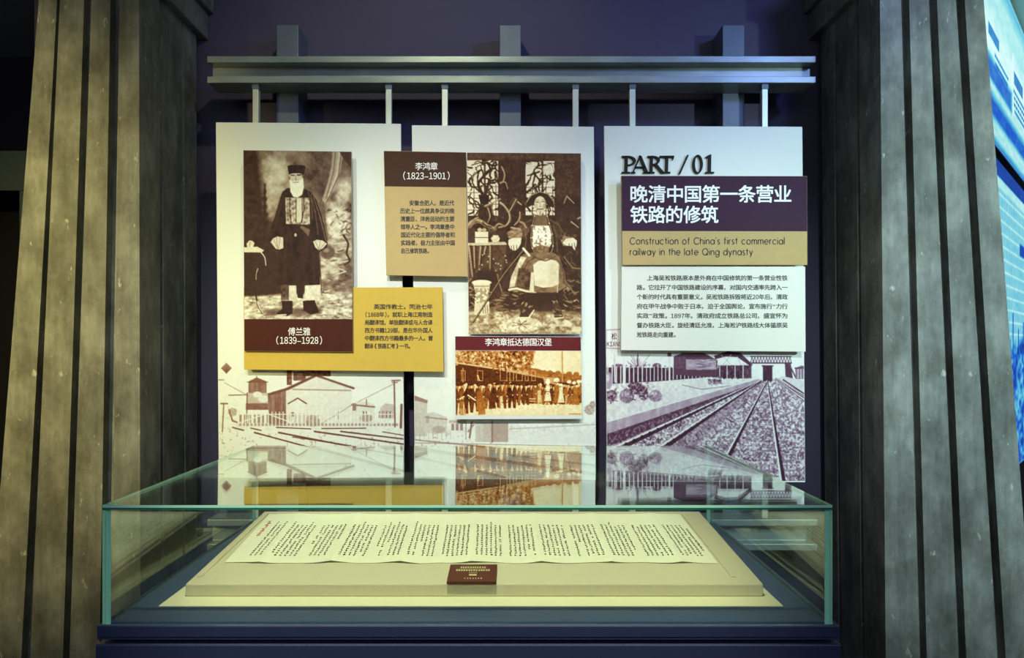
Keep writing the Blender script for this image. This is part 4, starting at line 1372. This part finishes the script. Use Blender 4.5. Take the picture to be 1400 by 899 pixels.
p.line([(686, 550), (698, 550)], 0.8, 0.2); p.line([(691, 548), (691, 557)], 0.9, 0.15); p.line([(724, 545), (732, 545)], 1.2, 0.8); p.line([(724, 548), (732, 548)], 1.0, 0.8)
p.grain(0.12, 1.8, 311, [(620, 505), (798, 512), (798, 555), (620, 566)], 3)
for k in range(7): p.line([(778 + k * 2.4, 566), (779 + k * 2.4, 565.4)], 0.9, 0.3)
SEP4 = [(0, (50, 14, 2)), (0.22, (112, 50, 8)), (0.48, (184, 110, 36)), (0.8, (228, 202, 146)), (1, (244, 236, 206))]
print_mesh('printed_photo', [(622.6, 479), (794.6, 479.6), (795.4, 567.3), (623.2, 567.3)], YE - 0.0006, crowd, SEP4, M['print'], cb, 2.0)
band('caption_band', [(622.4, 459.5), (793.8, 460.5), (794.3, 479.2), (622.6, 478.6)], YE, M['maroon'], cb)
text_block('caption_text', [('李鸿章抵达德国汉堡', 663, 754.5, 467.6, 9.8)], YE - 0.0014, M['white_ink'], cb, 0.006)

# title board
YT = 3.112
qt = [(849.5, 240), (1103.5, 240.5), (1104, 362), (851, 362)]
tt = mounted('title_board', qt, YT, 0.02, M['tan'], 'purple title board with large white characters above a tan English strip', 'title board')
band('title_band', [(849.9, 240.4), (1103.2, 240.9), (1103.5, 316), (850.3, 315.5)], YT, M['purple'], tt)
text_block('title_text', [('晚清中国第一条营业', 861.5, 1082.5, 265.5, 22.0), ('铁路的修筑', 861.5, 982.5, 293.6, 22.0)], YT - 0.0014, M['white_ink'], tt, 0.018)
stroke_text('english_text', [("Construction of China's first commercial", 861.5, 1072.5, 333.6, 6.1), ('railway in the late Qing dynasty', 861.5, 1029, 348.4, 6.1)],
            YT - 0.0012, M['ink'], tt)
# white text board
YX = 3.128
qx = [(850, 363.6), (1101, 364), (1101.5, 480.5), (849, 478.5)]
wb = mounted('text_board', qx, YX, 0.02, M['cream_print'], 'white board with seven lines of small black text under the purple title', 'text board')
T3 = [('上海吴淞铁路原本是外商在中国修筑的第一条营业性铁', 884.5, 1077), ('路。它拉开了中国铁路建设的序幕，对国内交通率先跨入一', 870.5, 1077),
      ('个新的时代具有重要意义。吴淞铁路拆毁将近20年后，清政', 870.5, 1077), ('府在甲午战争中败于日本，迫于全国舆论，宣布施行“力行', 870.5, 1077),
      ('实政”政策。1897年，清政府成立铁路总公司，盛宣怀为', 870.5, 1077), ('督办铁路大臣。旋经清廷允准，上海淞沪铁路线大体循原吴', 870.5, 1077), ('淞铁路走向重建。', 870.5, 928)]
text_block('body_text', [(s, a, b, 379.9 + i * 12.92, 6.8) for i, (s, a, b) in enumerate(T3)], YX - 0.0011, M['ink'], wb, 0.016)

# raised letters PART / 01
YL = YP - 0.014
VB = 235.5


def add_plate(bm, pts, Yf, Yb):
    f = [bm.verts.new(P(u, VB - h, Yf)) for u, h in pts]
    b = [bm.verts.new(v.co + Vector((0, Yb - Yf, 0))) for v in f]
    n = len(pts)
    bm.faces.new(f); bm.faces.new(b[::-1])
    for i in range(n):
        bm.faces.new([f[i], f[(i + 1) % n], b[(i + 1) % n], b[i]])


def add_ring(bm, cx, cy, rx, ry, ix, iy, a0, a1, dx=0, n=20):
    for k in range(n):
        t0, t1 = [math.radians(a0 + (a1 - a0) * (k + j) / n) for j in (0, 1)]
        add_plate(bm, [(cx + rx * math.cos(t0), cy + ry * math.sin(t0)), (cx + rx * math.cos(t1), cy + ry * math.sin(t1)),
                       (cx + dx + ix * math.cos(t1), cy + iy * math.sin(t1)), (cx + dx + ix * math.cos(t0), cy + iy * math.sin(t0))], YL, YP - 0.0002)


def letter(pieces, rings=()):
    bm = bmesh.new()
    for q in pieces: add_plate(bm, q, YL, YP - 0.0002)
    for r in rings: add_ring(bm, *r)
    return bm


LT = empty('raised_lettering', P(912, 236, YP))
tag(LT, 'black raised letters and numerals on the right panel above the purple title', 'lettering')
for bm in (
    letter([[(854.0, 0.8), (858.0, 0.8), (858.6, 22), (854.6, 22)], [(849.6, -.6), (861.8, -.6), (861.4, .9), (850.4, .9)], [(850, 22.6), (859, 22.8), (859, 21.2), (851.5, 20.8)]],
           [(858.5, 16.2, 11.2, 6.6, 7.2, 5.2, -95, 95)]),
    letter([[(864.6, 0), (866.4, 0), (876.4, 21.6), (874.6, 23.4)], [(874.0, 23.4), (877.2, 22.6), (886.4, 0), (881.8, 0)], [(868.4, 6.6), (882.2, 6.6), (881.4, 8.2), (869.2, 8.2)],
            [(862.4, -.6), (869.0, -.6), (868.4, .9), (863.0, .9)], [(879.0, -.6), (888.4, -.6), (888.0, .9), (879.8, .9)]]),
    letter([[(888.6, .8), (892.4, .8), (893.0, 22), (889.2, 22)], [(885.2, 22.6), (893, 22.8), (893, 21.2), (886.4, 20.8)], [(886.2, -.6), (895.4, -.6), (895, .9), (886.8, .9)],
            [(894.4, 11.4), (898.6, 11.4), (908.6, -.2), (910.4, -.8), (904.4, -1.2)]],
           [(892.8, 16.6, 9.6, 6.2, 6.0, 4.8, -95, 95)]),
    letter([[(909.8, .8), (913.4, .8), (914.0, 21.6), (910.4, 21.6)], [(901.6, 20.6), (921.6, 20.8), (922, 23.0), (902.2, 22.8)], [(901.6, 20.8), (903.0, 20.8), (901.4, 17.6), (900.6, 17.6)],
            [(920.6, 20.8), (921.8, 20.8), (920.6, 17.4), (919.6, 17.4)], [(906.4, -.6), (917.0, -.6), (916.4, .9), (907.2, .9)]]),
    letter([[(928.0, -2), (930.4, -2), (942.0, 24), (939.8, 24)]]),
    letter([], [(954.2, 11.4, 7.0, 12.9, 3.9, 11.2, 0, 360)]),
    letter([[(968.4, .8), (972.2, .8), (972.6, 24.4), (971.2, 24.6), (968.9, 23.6)], [(964.2, -.8), (976.8, -.8), (976.2, .9), (964.8, .9)], [(969.0, 24.0), (969.0, 21.4), (965.4, 20.0), (964.8, 21.0)]]),
):
    link('raised_letter', bm_mesh(bm, 'letter'), M['letter'], LT)

# ------------------------------------------------------------------ glass case
GX0, GX1, GY0, GY1, GZ1 = -0.8855, 0.7215, 1.61, 2.58, 1.152
DK = 0.891                                       # deck height
case = empty('display_case', ((GX0 + GX1) / 2, (GY0 + GY1) / 2, 0))
tag(case, 'low glass display case with dark navy plinth standing before the panels', 'display case')
TH = 0.012


def pane(x0, x1, y0, y1, z0, z1, axis, clear_back=False, clear_top=False):
    bm = bmesh.new()
    add_box(bm, x0, x1, y0, y1, z0, z1)
    bmesh.ops.recalc_face_normals(bm, faces=bm.faces)
    for f in bm.faces:
        f.material_index = 0 if abs(f.normal[axis]) > 0.5 or (clear_back and f.normal.y > 0.5) or (clear_top and f.normal.z > 0.5) else 1
    me = bm_mesh(bm, 'glass_pane')
    return link('glass_pane', me, [M['glass'], M['glass_edge']], case)


zt = GZ1 - 0.0062
pane(GX0, GX1, GY0, GY1, zt + 0.0005, GZ1, 2, True)
pane(GX0, GX1, GY0, GY0 + TH, DK - 0.01, zt, 1)
pane(GX0, GX1, GY1 - TH, GY1, DK - 0.01, zt, 1, False, True)
pane(GX0, GX0 + TH, GY0 + TH + 0.0005, GY1 - TH - 0.0005, DK - 0.01, zt, 0, False, True)
pane(GX1 - TH, GX1, GY0 + TH + 0.0005, GY1 - TH - 0.0005, DK - 0.01, zt, 0, False, True)
box('glass_joint', GX0 + 0.0005, GX1 - 0.0005, GY0 - 0.0006, GY0 + 0.004, zt - 0.0040, zt + 0.0003, M['joint'], case)
# base: deck inside the glass, rim round it, recess, then the plinth
box('deck', GX0 + TH, GX1 - TH, GY0 + TH, GY1 - TH, DK - 0.03, DK, M['deck'], case)
bm = bmesh.new()
rx0, rx1, ry0, ry1 = GX0 - 0.006, GX1 + 0.012, GY0 - 0.012, GY1 + 0.012
add_box(bm, rx0, rx1, ry0, GY0 - 0.0005, DK - 0.026, DK, 0.002, 2)
add_box(bm, rx0, rx1, GY1 + 0.0005, ry1, DK - 0.026, DK, 0.002, 2)
add_box(bm, rx0, GX0 - 0.0005, GY0 - 0.0005, GY1 + 0.0005, DK - 0.026, DK, 0.002, 2)
add_box(bm, GX1 + 0.0005, rx1, GY0 - 0.0005, GY1 + 0.0005, DK - 0.026, DK, 0.002, 2)
add_box(bm, rx0 + 0.001, rx1 - 0.001, ry0 + 0.001, ry1 - 0.001, DK - 0.0265, DK - 0.0305)
link('rim', bm_mesh(bm, 'rim'), M['case'], case)
box('shadow_gap', rx0 + 0.025, rx1 - 0.025, ry0 + 0.025, ry1 - 0.025, DK - 0.042, DK - 0.030, M['black'], case)
box('plinth', rx0 - 0.002, rx1 + 0.002, ry0 - 0.002, ry1 + 0.002, 0.06, DK - 0.040, M['case'], case, 0.003, 2)
box('toe_kick', rx0 + 0.05, rx1 - 0.05, ry0 + 0.05, ry1 - 0.05, 0.0, 0.06, M['black'], case)

# ------------------------------------------------------------------ what lies in the case
bm = bmesh.new()
add_box(bm, -0.811, 0.653, 1.714, 2.45, DK + 0.0002, DK + 0.003, 0.0006)
tag(link('backing_sheet', bm_mesh(bm, 'sheet'), M['sheet']), 'cream card sheet lying flat on the case deck under the sloping board', 'sheet')


def zb(Y):
    return 0.7885 + 0.0769 * Y                   # top of the sloping board


bm = bmesh.new()
X0, X1, YF, YR = -0.775, 0.628, 1.775, 2.36
z0 = DK + 0.0032
add_hexa(bm, [(X0, YF, zb(YF)), (X1, YF, zb(YF)), (X1, YF, z0), (X0, YF, z0), (X0, YR, zb(YR)), (X1, YR, zb(YR)), (X1, YR, z0), (X0, YR, z0)], 0.003, 3)
slope = tag(link('display_board', bm_mesh(bm, 'board'), M['linen']), 'thick cream linen-covered board sloping up towards the back, under the manuscript', 'display board')
for xa, xb in ((-0.764, -0.752), (0.562, 0.574)):
    bm = bmesh.new()
    add_hexa(bm, [(xa, 1.815, zb(1.815) + 0.004), (xb, 1.815, zb(1.815) + 0.004), (xb, 1.815, zb(1.815) - 0.001), (xa, 1.815, zb(1.815) - 0.001),
                  (xa, 2.33, zb(2.33) + 0.004), (xb, 2.33, zb(2.33) + 0.004), (xb, 2.33, zb(2.33) - 0.001), (xa, 2.33, zb(2.33) - 0.001)], 0.0015, 2)
    link('edge_strip', bm_mesh(bm, 'strip'), M['linen'], slope)

# accordion-folded manuscript
NP = 14
AMP = 0.006


def ms_x(s, Y):
    t = (Y - 1.909) / (2.325 - 1.909)
    xl = -0.7315 * (1 - t) - 0.7485 * t
    return xl + (0.556 - xl) * s


def ms_z(s, Y):
    ph = s * NP
    k = ph % 2.0
    tri = k if k < 1 else 2 - k                  # folds stand up at every second crease
    t = (Y - 1.909) / (2.325 - 1.909)
    wave = tri ** 2.6 * (0.9 - 0.35 * t) + 0.12 * math.sin(s * 37 + 1) * (1 - t)
    return zb(Y) + 0.0016 + AMP * max(0.0, wave)


bm = bmesh.new()
nx, ny = NP * 8, 12
g = [[None] * (ny + 1) for _ in range(nx + 1)]
for i in range(nx + 1):
    for j in range(ny + 1):
        s, t = i / nx, j / ny
        Y = 1.909 + (2.325 - 1.909) * t + (0.0025 * math.sin(s * 61) + 0.002 * math.sin(s * 23 + 2)) * (1 - t)
        g[i][j] = bm.verts.new((ms_x(s, Y), Y, ms_z(s, Y)))
for i in range(nx):
    for j in range(ny):
        bm.faces.new([g[i][j], g[i + 1][j], g[i + 1][j + 1], g[i][j + 1]])
bmesh.ops.recalc_face_normals(bm, faces=bm.faces)
bmesh.ops.solidify(bm, geom=bm.faces[:], thickness=0.0006)
ms = tag(link('manuscript', bm_mesh(bm, 'manuscript'), M['paper']), 'long accordion-folded paper manuscript with columns of black brush writing', 'manuscript')

rb = random.Random(77)


def brush(bm, s, Y, w, l, r):
    """one written character: a few short strokes lying on the paper"""
    x = ms_x(s, Y)
    for k in range(4):
        horiz = k % 2 == 0
        a, b = (w * r.uniform(.55, 1.0), l * r.uniform(.14, .24)) if horiz else (w * r.uniform(.16, .28), l * r.uniform(.5, .9))
        cx_, cy_ = x + r.uniform(-.22, .22) * w, Y + r.uniform(-.28, .28) * l
        sk = r.uniform(-.15, .15) * w
        vs = []
        for dx, dy in ((-a / 2, -b / 2 - sk * .3), (a / 2, -b / 2 + sk * .3), (a / 2, b / 2 + sk * .3), (-a / 2, b / 2 - sk * .3)):
            X_, Y_ = cx_ + dx, cy_ + dy
            xl = ms_x(0, Y_)
            ss = (X_ - xl) / (0.556 - xl)
            vs.append(bm.verts.new((X_, Y_, ms_z(ss, Y_) + 0.0006)))
        bm.faces.new(vs)


bm = bmesh.new()
pitch = 1.0 / NP / 6.0
for pg in range(NP):
    for c in range(6):
        s = (pg + 0.5) / NP + (c - 2.5) * pitch * 0.84
        if pg == 0 and c < 3: continue
        n = 17
        y0, y1 = 2.215, 1.955
        r1 = rb.random()
        if r1 < 0.10: y0 = 2.245                 # raised honorific
        elif r1 < 0.20: n = rb.randint(8, 14)
        if pg == 13 and c == 5: y0, n = 2.18, 14
        for k in range(n):
            if rb.random() < 0.03: continue
            brush(bm, s + rb.uniform(-.0006, .0006), y0 + (y1 - y0) * (k + 0.5) / 17, 0.0070, 0.0122, rb)
for k in range(6): brush(bm, 0.040, 2.24 - k * 0.015, 0.005, 0.011, rb)
link('brush_writing', bm_mesh(bm, 'writing', False), M['brush_ink'], ms)
bm = bmesh.new()
for k in range(8):
    brush(bm, 0.018 + 0.002 * (k % 2), 2.25 - k * 0.018, 0.012, 0.012, rb)
    if k % 3: brush(bm, 0.019, 2.25 - k * 0.018, 0.012, 0.012, rb)
link('red_inscription', bm_mesh(bm, 'red', False), M['red_ink'], ms)

# label plaque lying at the front edge of the sloping board
bm = bmesh.new()


def pl(a, b, h):
    """plaque coordinates: a across 0..1, b from front 0..1 to back, h above its underside"""
    xf = (-0.140 + a * 0.1195)
    xr = (-0.1385 + a * 0.1195)
    Y = 1.764 + b * 0.104
    return Vector((xf * (1 - b) + xr * b + 0.0, Y, zb(1.775) + 0.0035 + b * 0.0108 + h))


add_hexa(bm, [pl(0, 0, .006), pl(1, 0, .006), pl(1, 0, 0), pl(0, 0, 0), pl(0, 1, .006), pl(1, 1, .006), pl(1, 1, 0), pl(0, 1, 0)], 0.0008, 2)
pq = tag(link('label_plaque', bm_mesh(bm, 'plaque'), M['plaque']), 'small reddish-brown caption plaque at the front edge of the sloping board', 'plaque')
bm = bmesh.new()
rq = random.Random(5)
for n, a0, a1, b0, hgt in ((11, .22, .77, .80, .105), (14, .14, .86, .64, .105), (5, .42, .60, .49, .07), (7, .33, .72, .17, .075)):
    for k in range(n):
        c = a0 + (a1 - a0) * (k + .5) / n
        w = (a1 - a0) / n * (.74 if n > 7 else .42)
        for (da, db, ww, hh) in ((0, .36, w, .22), (0, -.36, w, .22), (rq.uniform(-.2, .2) * w, 0, w * .3, .9), (0, 0, w * .8, .18), (rq.choice([-.36, .36]) * w, 0, w * .24, .8)):
            x0_, x1_ = c + da - ww / 2, c + da + ww / 2
            y0_, y1_ = b0 + (db - hh / 2) * hgt, b0 + (db + hh / 2) * hgt
            bm.faces.new([bm.verts.new(pl(*t, .0065)) for t in ((x0_, y0_), (x1_, y0_), (x1_, y1_), (x0_, y1_))])
bm.faces.new([bm.verts.new(pl(*t, .0065)) for t in ((.43, .33), (.59, .33), (.59, .40), (.43, .40))])
link('plaque_text', bm_mesh(bm, 'text', False), M['plaque_ink'], pq)


# ------------------------------------------------------------------ light boxes on the slanting wall at right
def lb_pt(Y, z, d=0.0):
    q = Vector((diag_x(Y), Y, z)) - nrm * d
    return q


def light_box(z0_, z1_, ya_, yb_, label, pic, stops):
    bm = bmesh.new()
    fr = [lb_pt(ya_, z1_, 0.03), lb_pt(yb_, z1_, 0.03), lb_pt(yb_, z0_, 0.03), lb_pt(ya_, z0_, 0.03)]
    add_hexa(bm, fr + [p_ + nrm * 0.079 for p_ in fr], 0.003)
    o = tag(link('light_box', bm_mesh(bm, 'light_box'), M['case']), label, 'light box')

    def to3(u, v):
        Yv = ya_ + (yb_ - ya_) * u / 100.0
        zz = z1_ - (z1_ - z0_) * v / 100.0
        n = nrm * 0.031
        return np.stack([0.887 * Yv - 0.952 - n.x, Yv - n.y, zz], axis=-1)
    print_mesh('lit_print', [(0.3, 0.3), (99.7, 0.3), (99.7, 99.7), (0.3, 99.7)], 0, pic, stops, M['lightbox'], o, 3.2, to3)
    return o


def ZU(z, a, b): return (b - z) / (b - a) * 100
def YU(y, a, b): return (y - a) / (b - a) * 100


LBR = [(0, (14, 30, 90)), (0.3, (18, 84, 200)), (0.55, (70, 176, 215)), (0.8, (150, 222, 226)), (1, (226, 252, 250))]
A0, A1, YA0, YA1 = 2.66, 3.70, 3.60, 6.6
up_ = Pic(0, 0, 100, 100, 5.0, 0.84)
p = up_


def R(y0, y1, z0_, z1_, val, a=1, soft=0.8):
    p.rect(YU(y0, YA0, YA1), ZU(z1_, A0, A1), YU(y1, YA0, YA1), ZU(z0_, A0, A1), val, a, soft)


R(3.6, 6.6, 3.60, 3.72, 0.55, 0.8, 9)
R(3.6, 6.6, 3.05, 3.35, 0.98, 0.8, 14)
R(3.6, 4.74, 2.995, 3.13, 0.30, 0.95, 5); R(4.74, 4.79, 2.99, 3.4, 0.98, 0.9, 1)
R(3.6, 6.6, 2.93, 2.995, 0.86, 0.9, 2)
R(3.6, 6.6, 2.80, 2.93, 0.28, 0.95, 6)
R(3.6, 6.6, 2.70, 2.80, 0.85, 0.9, 4)
R(3.6, 6.6, 2.64, 2.70, 0.38, 0.9, 4)
for k in range(8): R(4.06 + k * .035, 4.085 + k * .035, 3.235, 3.30, 0.12)
for k in range(8): R(4.80 + k * .04, 4.83 + k * .04, 3.22, 3.30, 0.14)
for row, (ys, ye) in enumerate(((4.22, 4.62), (4.24, 4.60))):
    for k in range(9):
        yy = ys + (ye - ys) * k / 9
        R(yy, yy + (ye - ys) / 13, 3.165 - row * .045, 3.185 - row * .045, 0.2)
for row, (ys, ye) in enumerate(((4.78, 5.4), (4.80, 5.6), (4.80, 5.6), (4.82, 5.3))):
    for k in range(12):
        yy = ys + (ye - ys) * k / 12
        R(yy, yy + (ye - ys) / 17, 3.16 - row * .042, 3.18 - row * .042, 0.2)
light_box(A0, A1, YA0, YA1, 'upper pale cyan light box with blue text lines beyond right column', up_, LBR)

B0, B1 = 0.7, 2.60
lo = Pic(0, 0, 100, 100, 5.0, 0.66)
p = lo


def R2(y0, y1, z0_, z1_, val, a=1, soft=0.8):
    p.rect(YU(y0, YA0, YA1), ZU(z1_, B0, B1), YU(y1, YA0, YA1), ZU(z0_, B0, B1), val, a, soft)


R2(3.6, 6.6, 2.50, 2.62, 0.16, 1, 0.8)
R2(3.6, 6.6, 2.44, 2.50, 0.86, 0.9, 0.6)
for k in range(12): R2(3.6, 6.6, 2.40 - k * .075, 2.412 - k * .075, 0.92, 0.9, 0.5)
for k in range(40): R2(3.7 + k * .075, 3.712 + k * .075, 1.55, 2.44, 0.86, 0.6, 0.4)
R2(5.0, 5.25, 2.12, 2.2, 0.15, 0.9)
R2(3.6, 6.6, 0.7, 1.52, 0.36, 0.9, 4)
p.grain(0.34, 5, 501, [(0, 55), (100, 55), (100, 100), (0, 100)], 4)
p.grain(0.30, 1.8, 503, [(0, 55), (100, 55), (100, 100), (0, 100)], 4)
for k in range(14):
    yy = 3.8 + k * .19
    R2(yy, yy + .03, 1.45, 1.62 + .05 * (k % 3), 0.15, 0.9)
light_box(B0, B1, YA0, YA1, 'lower bright blue light box with a building picture beyond right column', lo, LBR)

# ------------------------------------------------------------------ far left, in the dark beyond the column
cab = empty('wall_cabinet', (-3.4, 4.9, 0))
tag(cab, 'dim dark cabinet with grey header far left beyond the ribbed column', 'cabinet')
bm = bmesh.new()
xl, xr = -4.2, -3.06
add_box(bm, xr - 0.05, xr, 4.7, 5.599, 0, 2.62, 0.004)
add_box(bm, xl, xl + 0.05, 4.7, 5.599, 0, 2.62, 0.004)
add_box(bm, xl + 0.05, xr - 0.05, 5.5, 5.599, 0, 2.62)
add_box(bm, xl, xr, 4.7, 5.599, 2.62, 2.66, 0.004)
link('carcass', bm_mesh(bm, 'carcass'), M['black'], cab)
box('header', xl + 0.001, xr - 0.001, 4.68, 4.6995, 2.50, 2.755, M['grey_box'], cab, 0.003)
box('frame_edge', xr - 0.05, xr, 4.685, 4.6995, 0.0, 2.50, M['grey_box'], cab, 0.003)
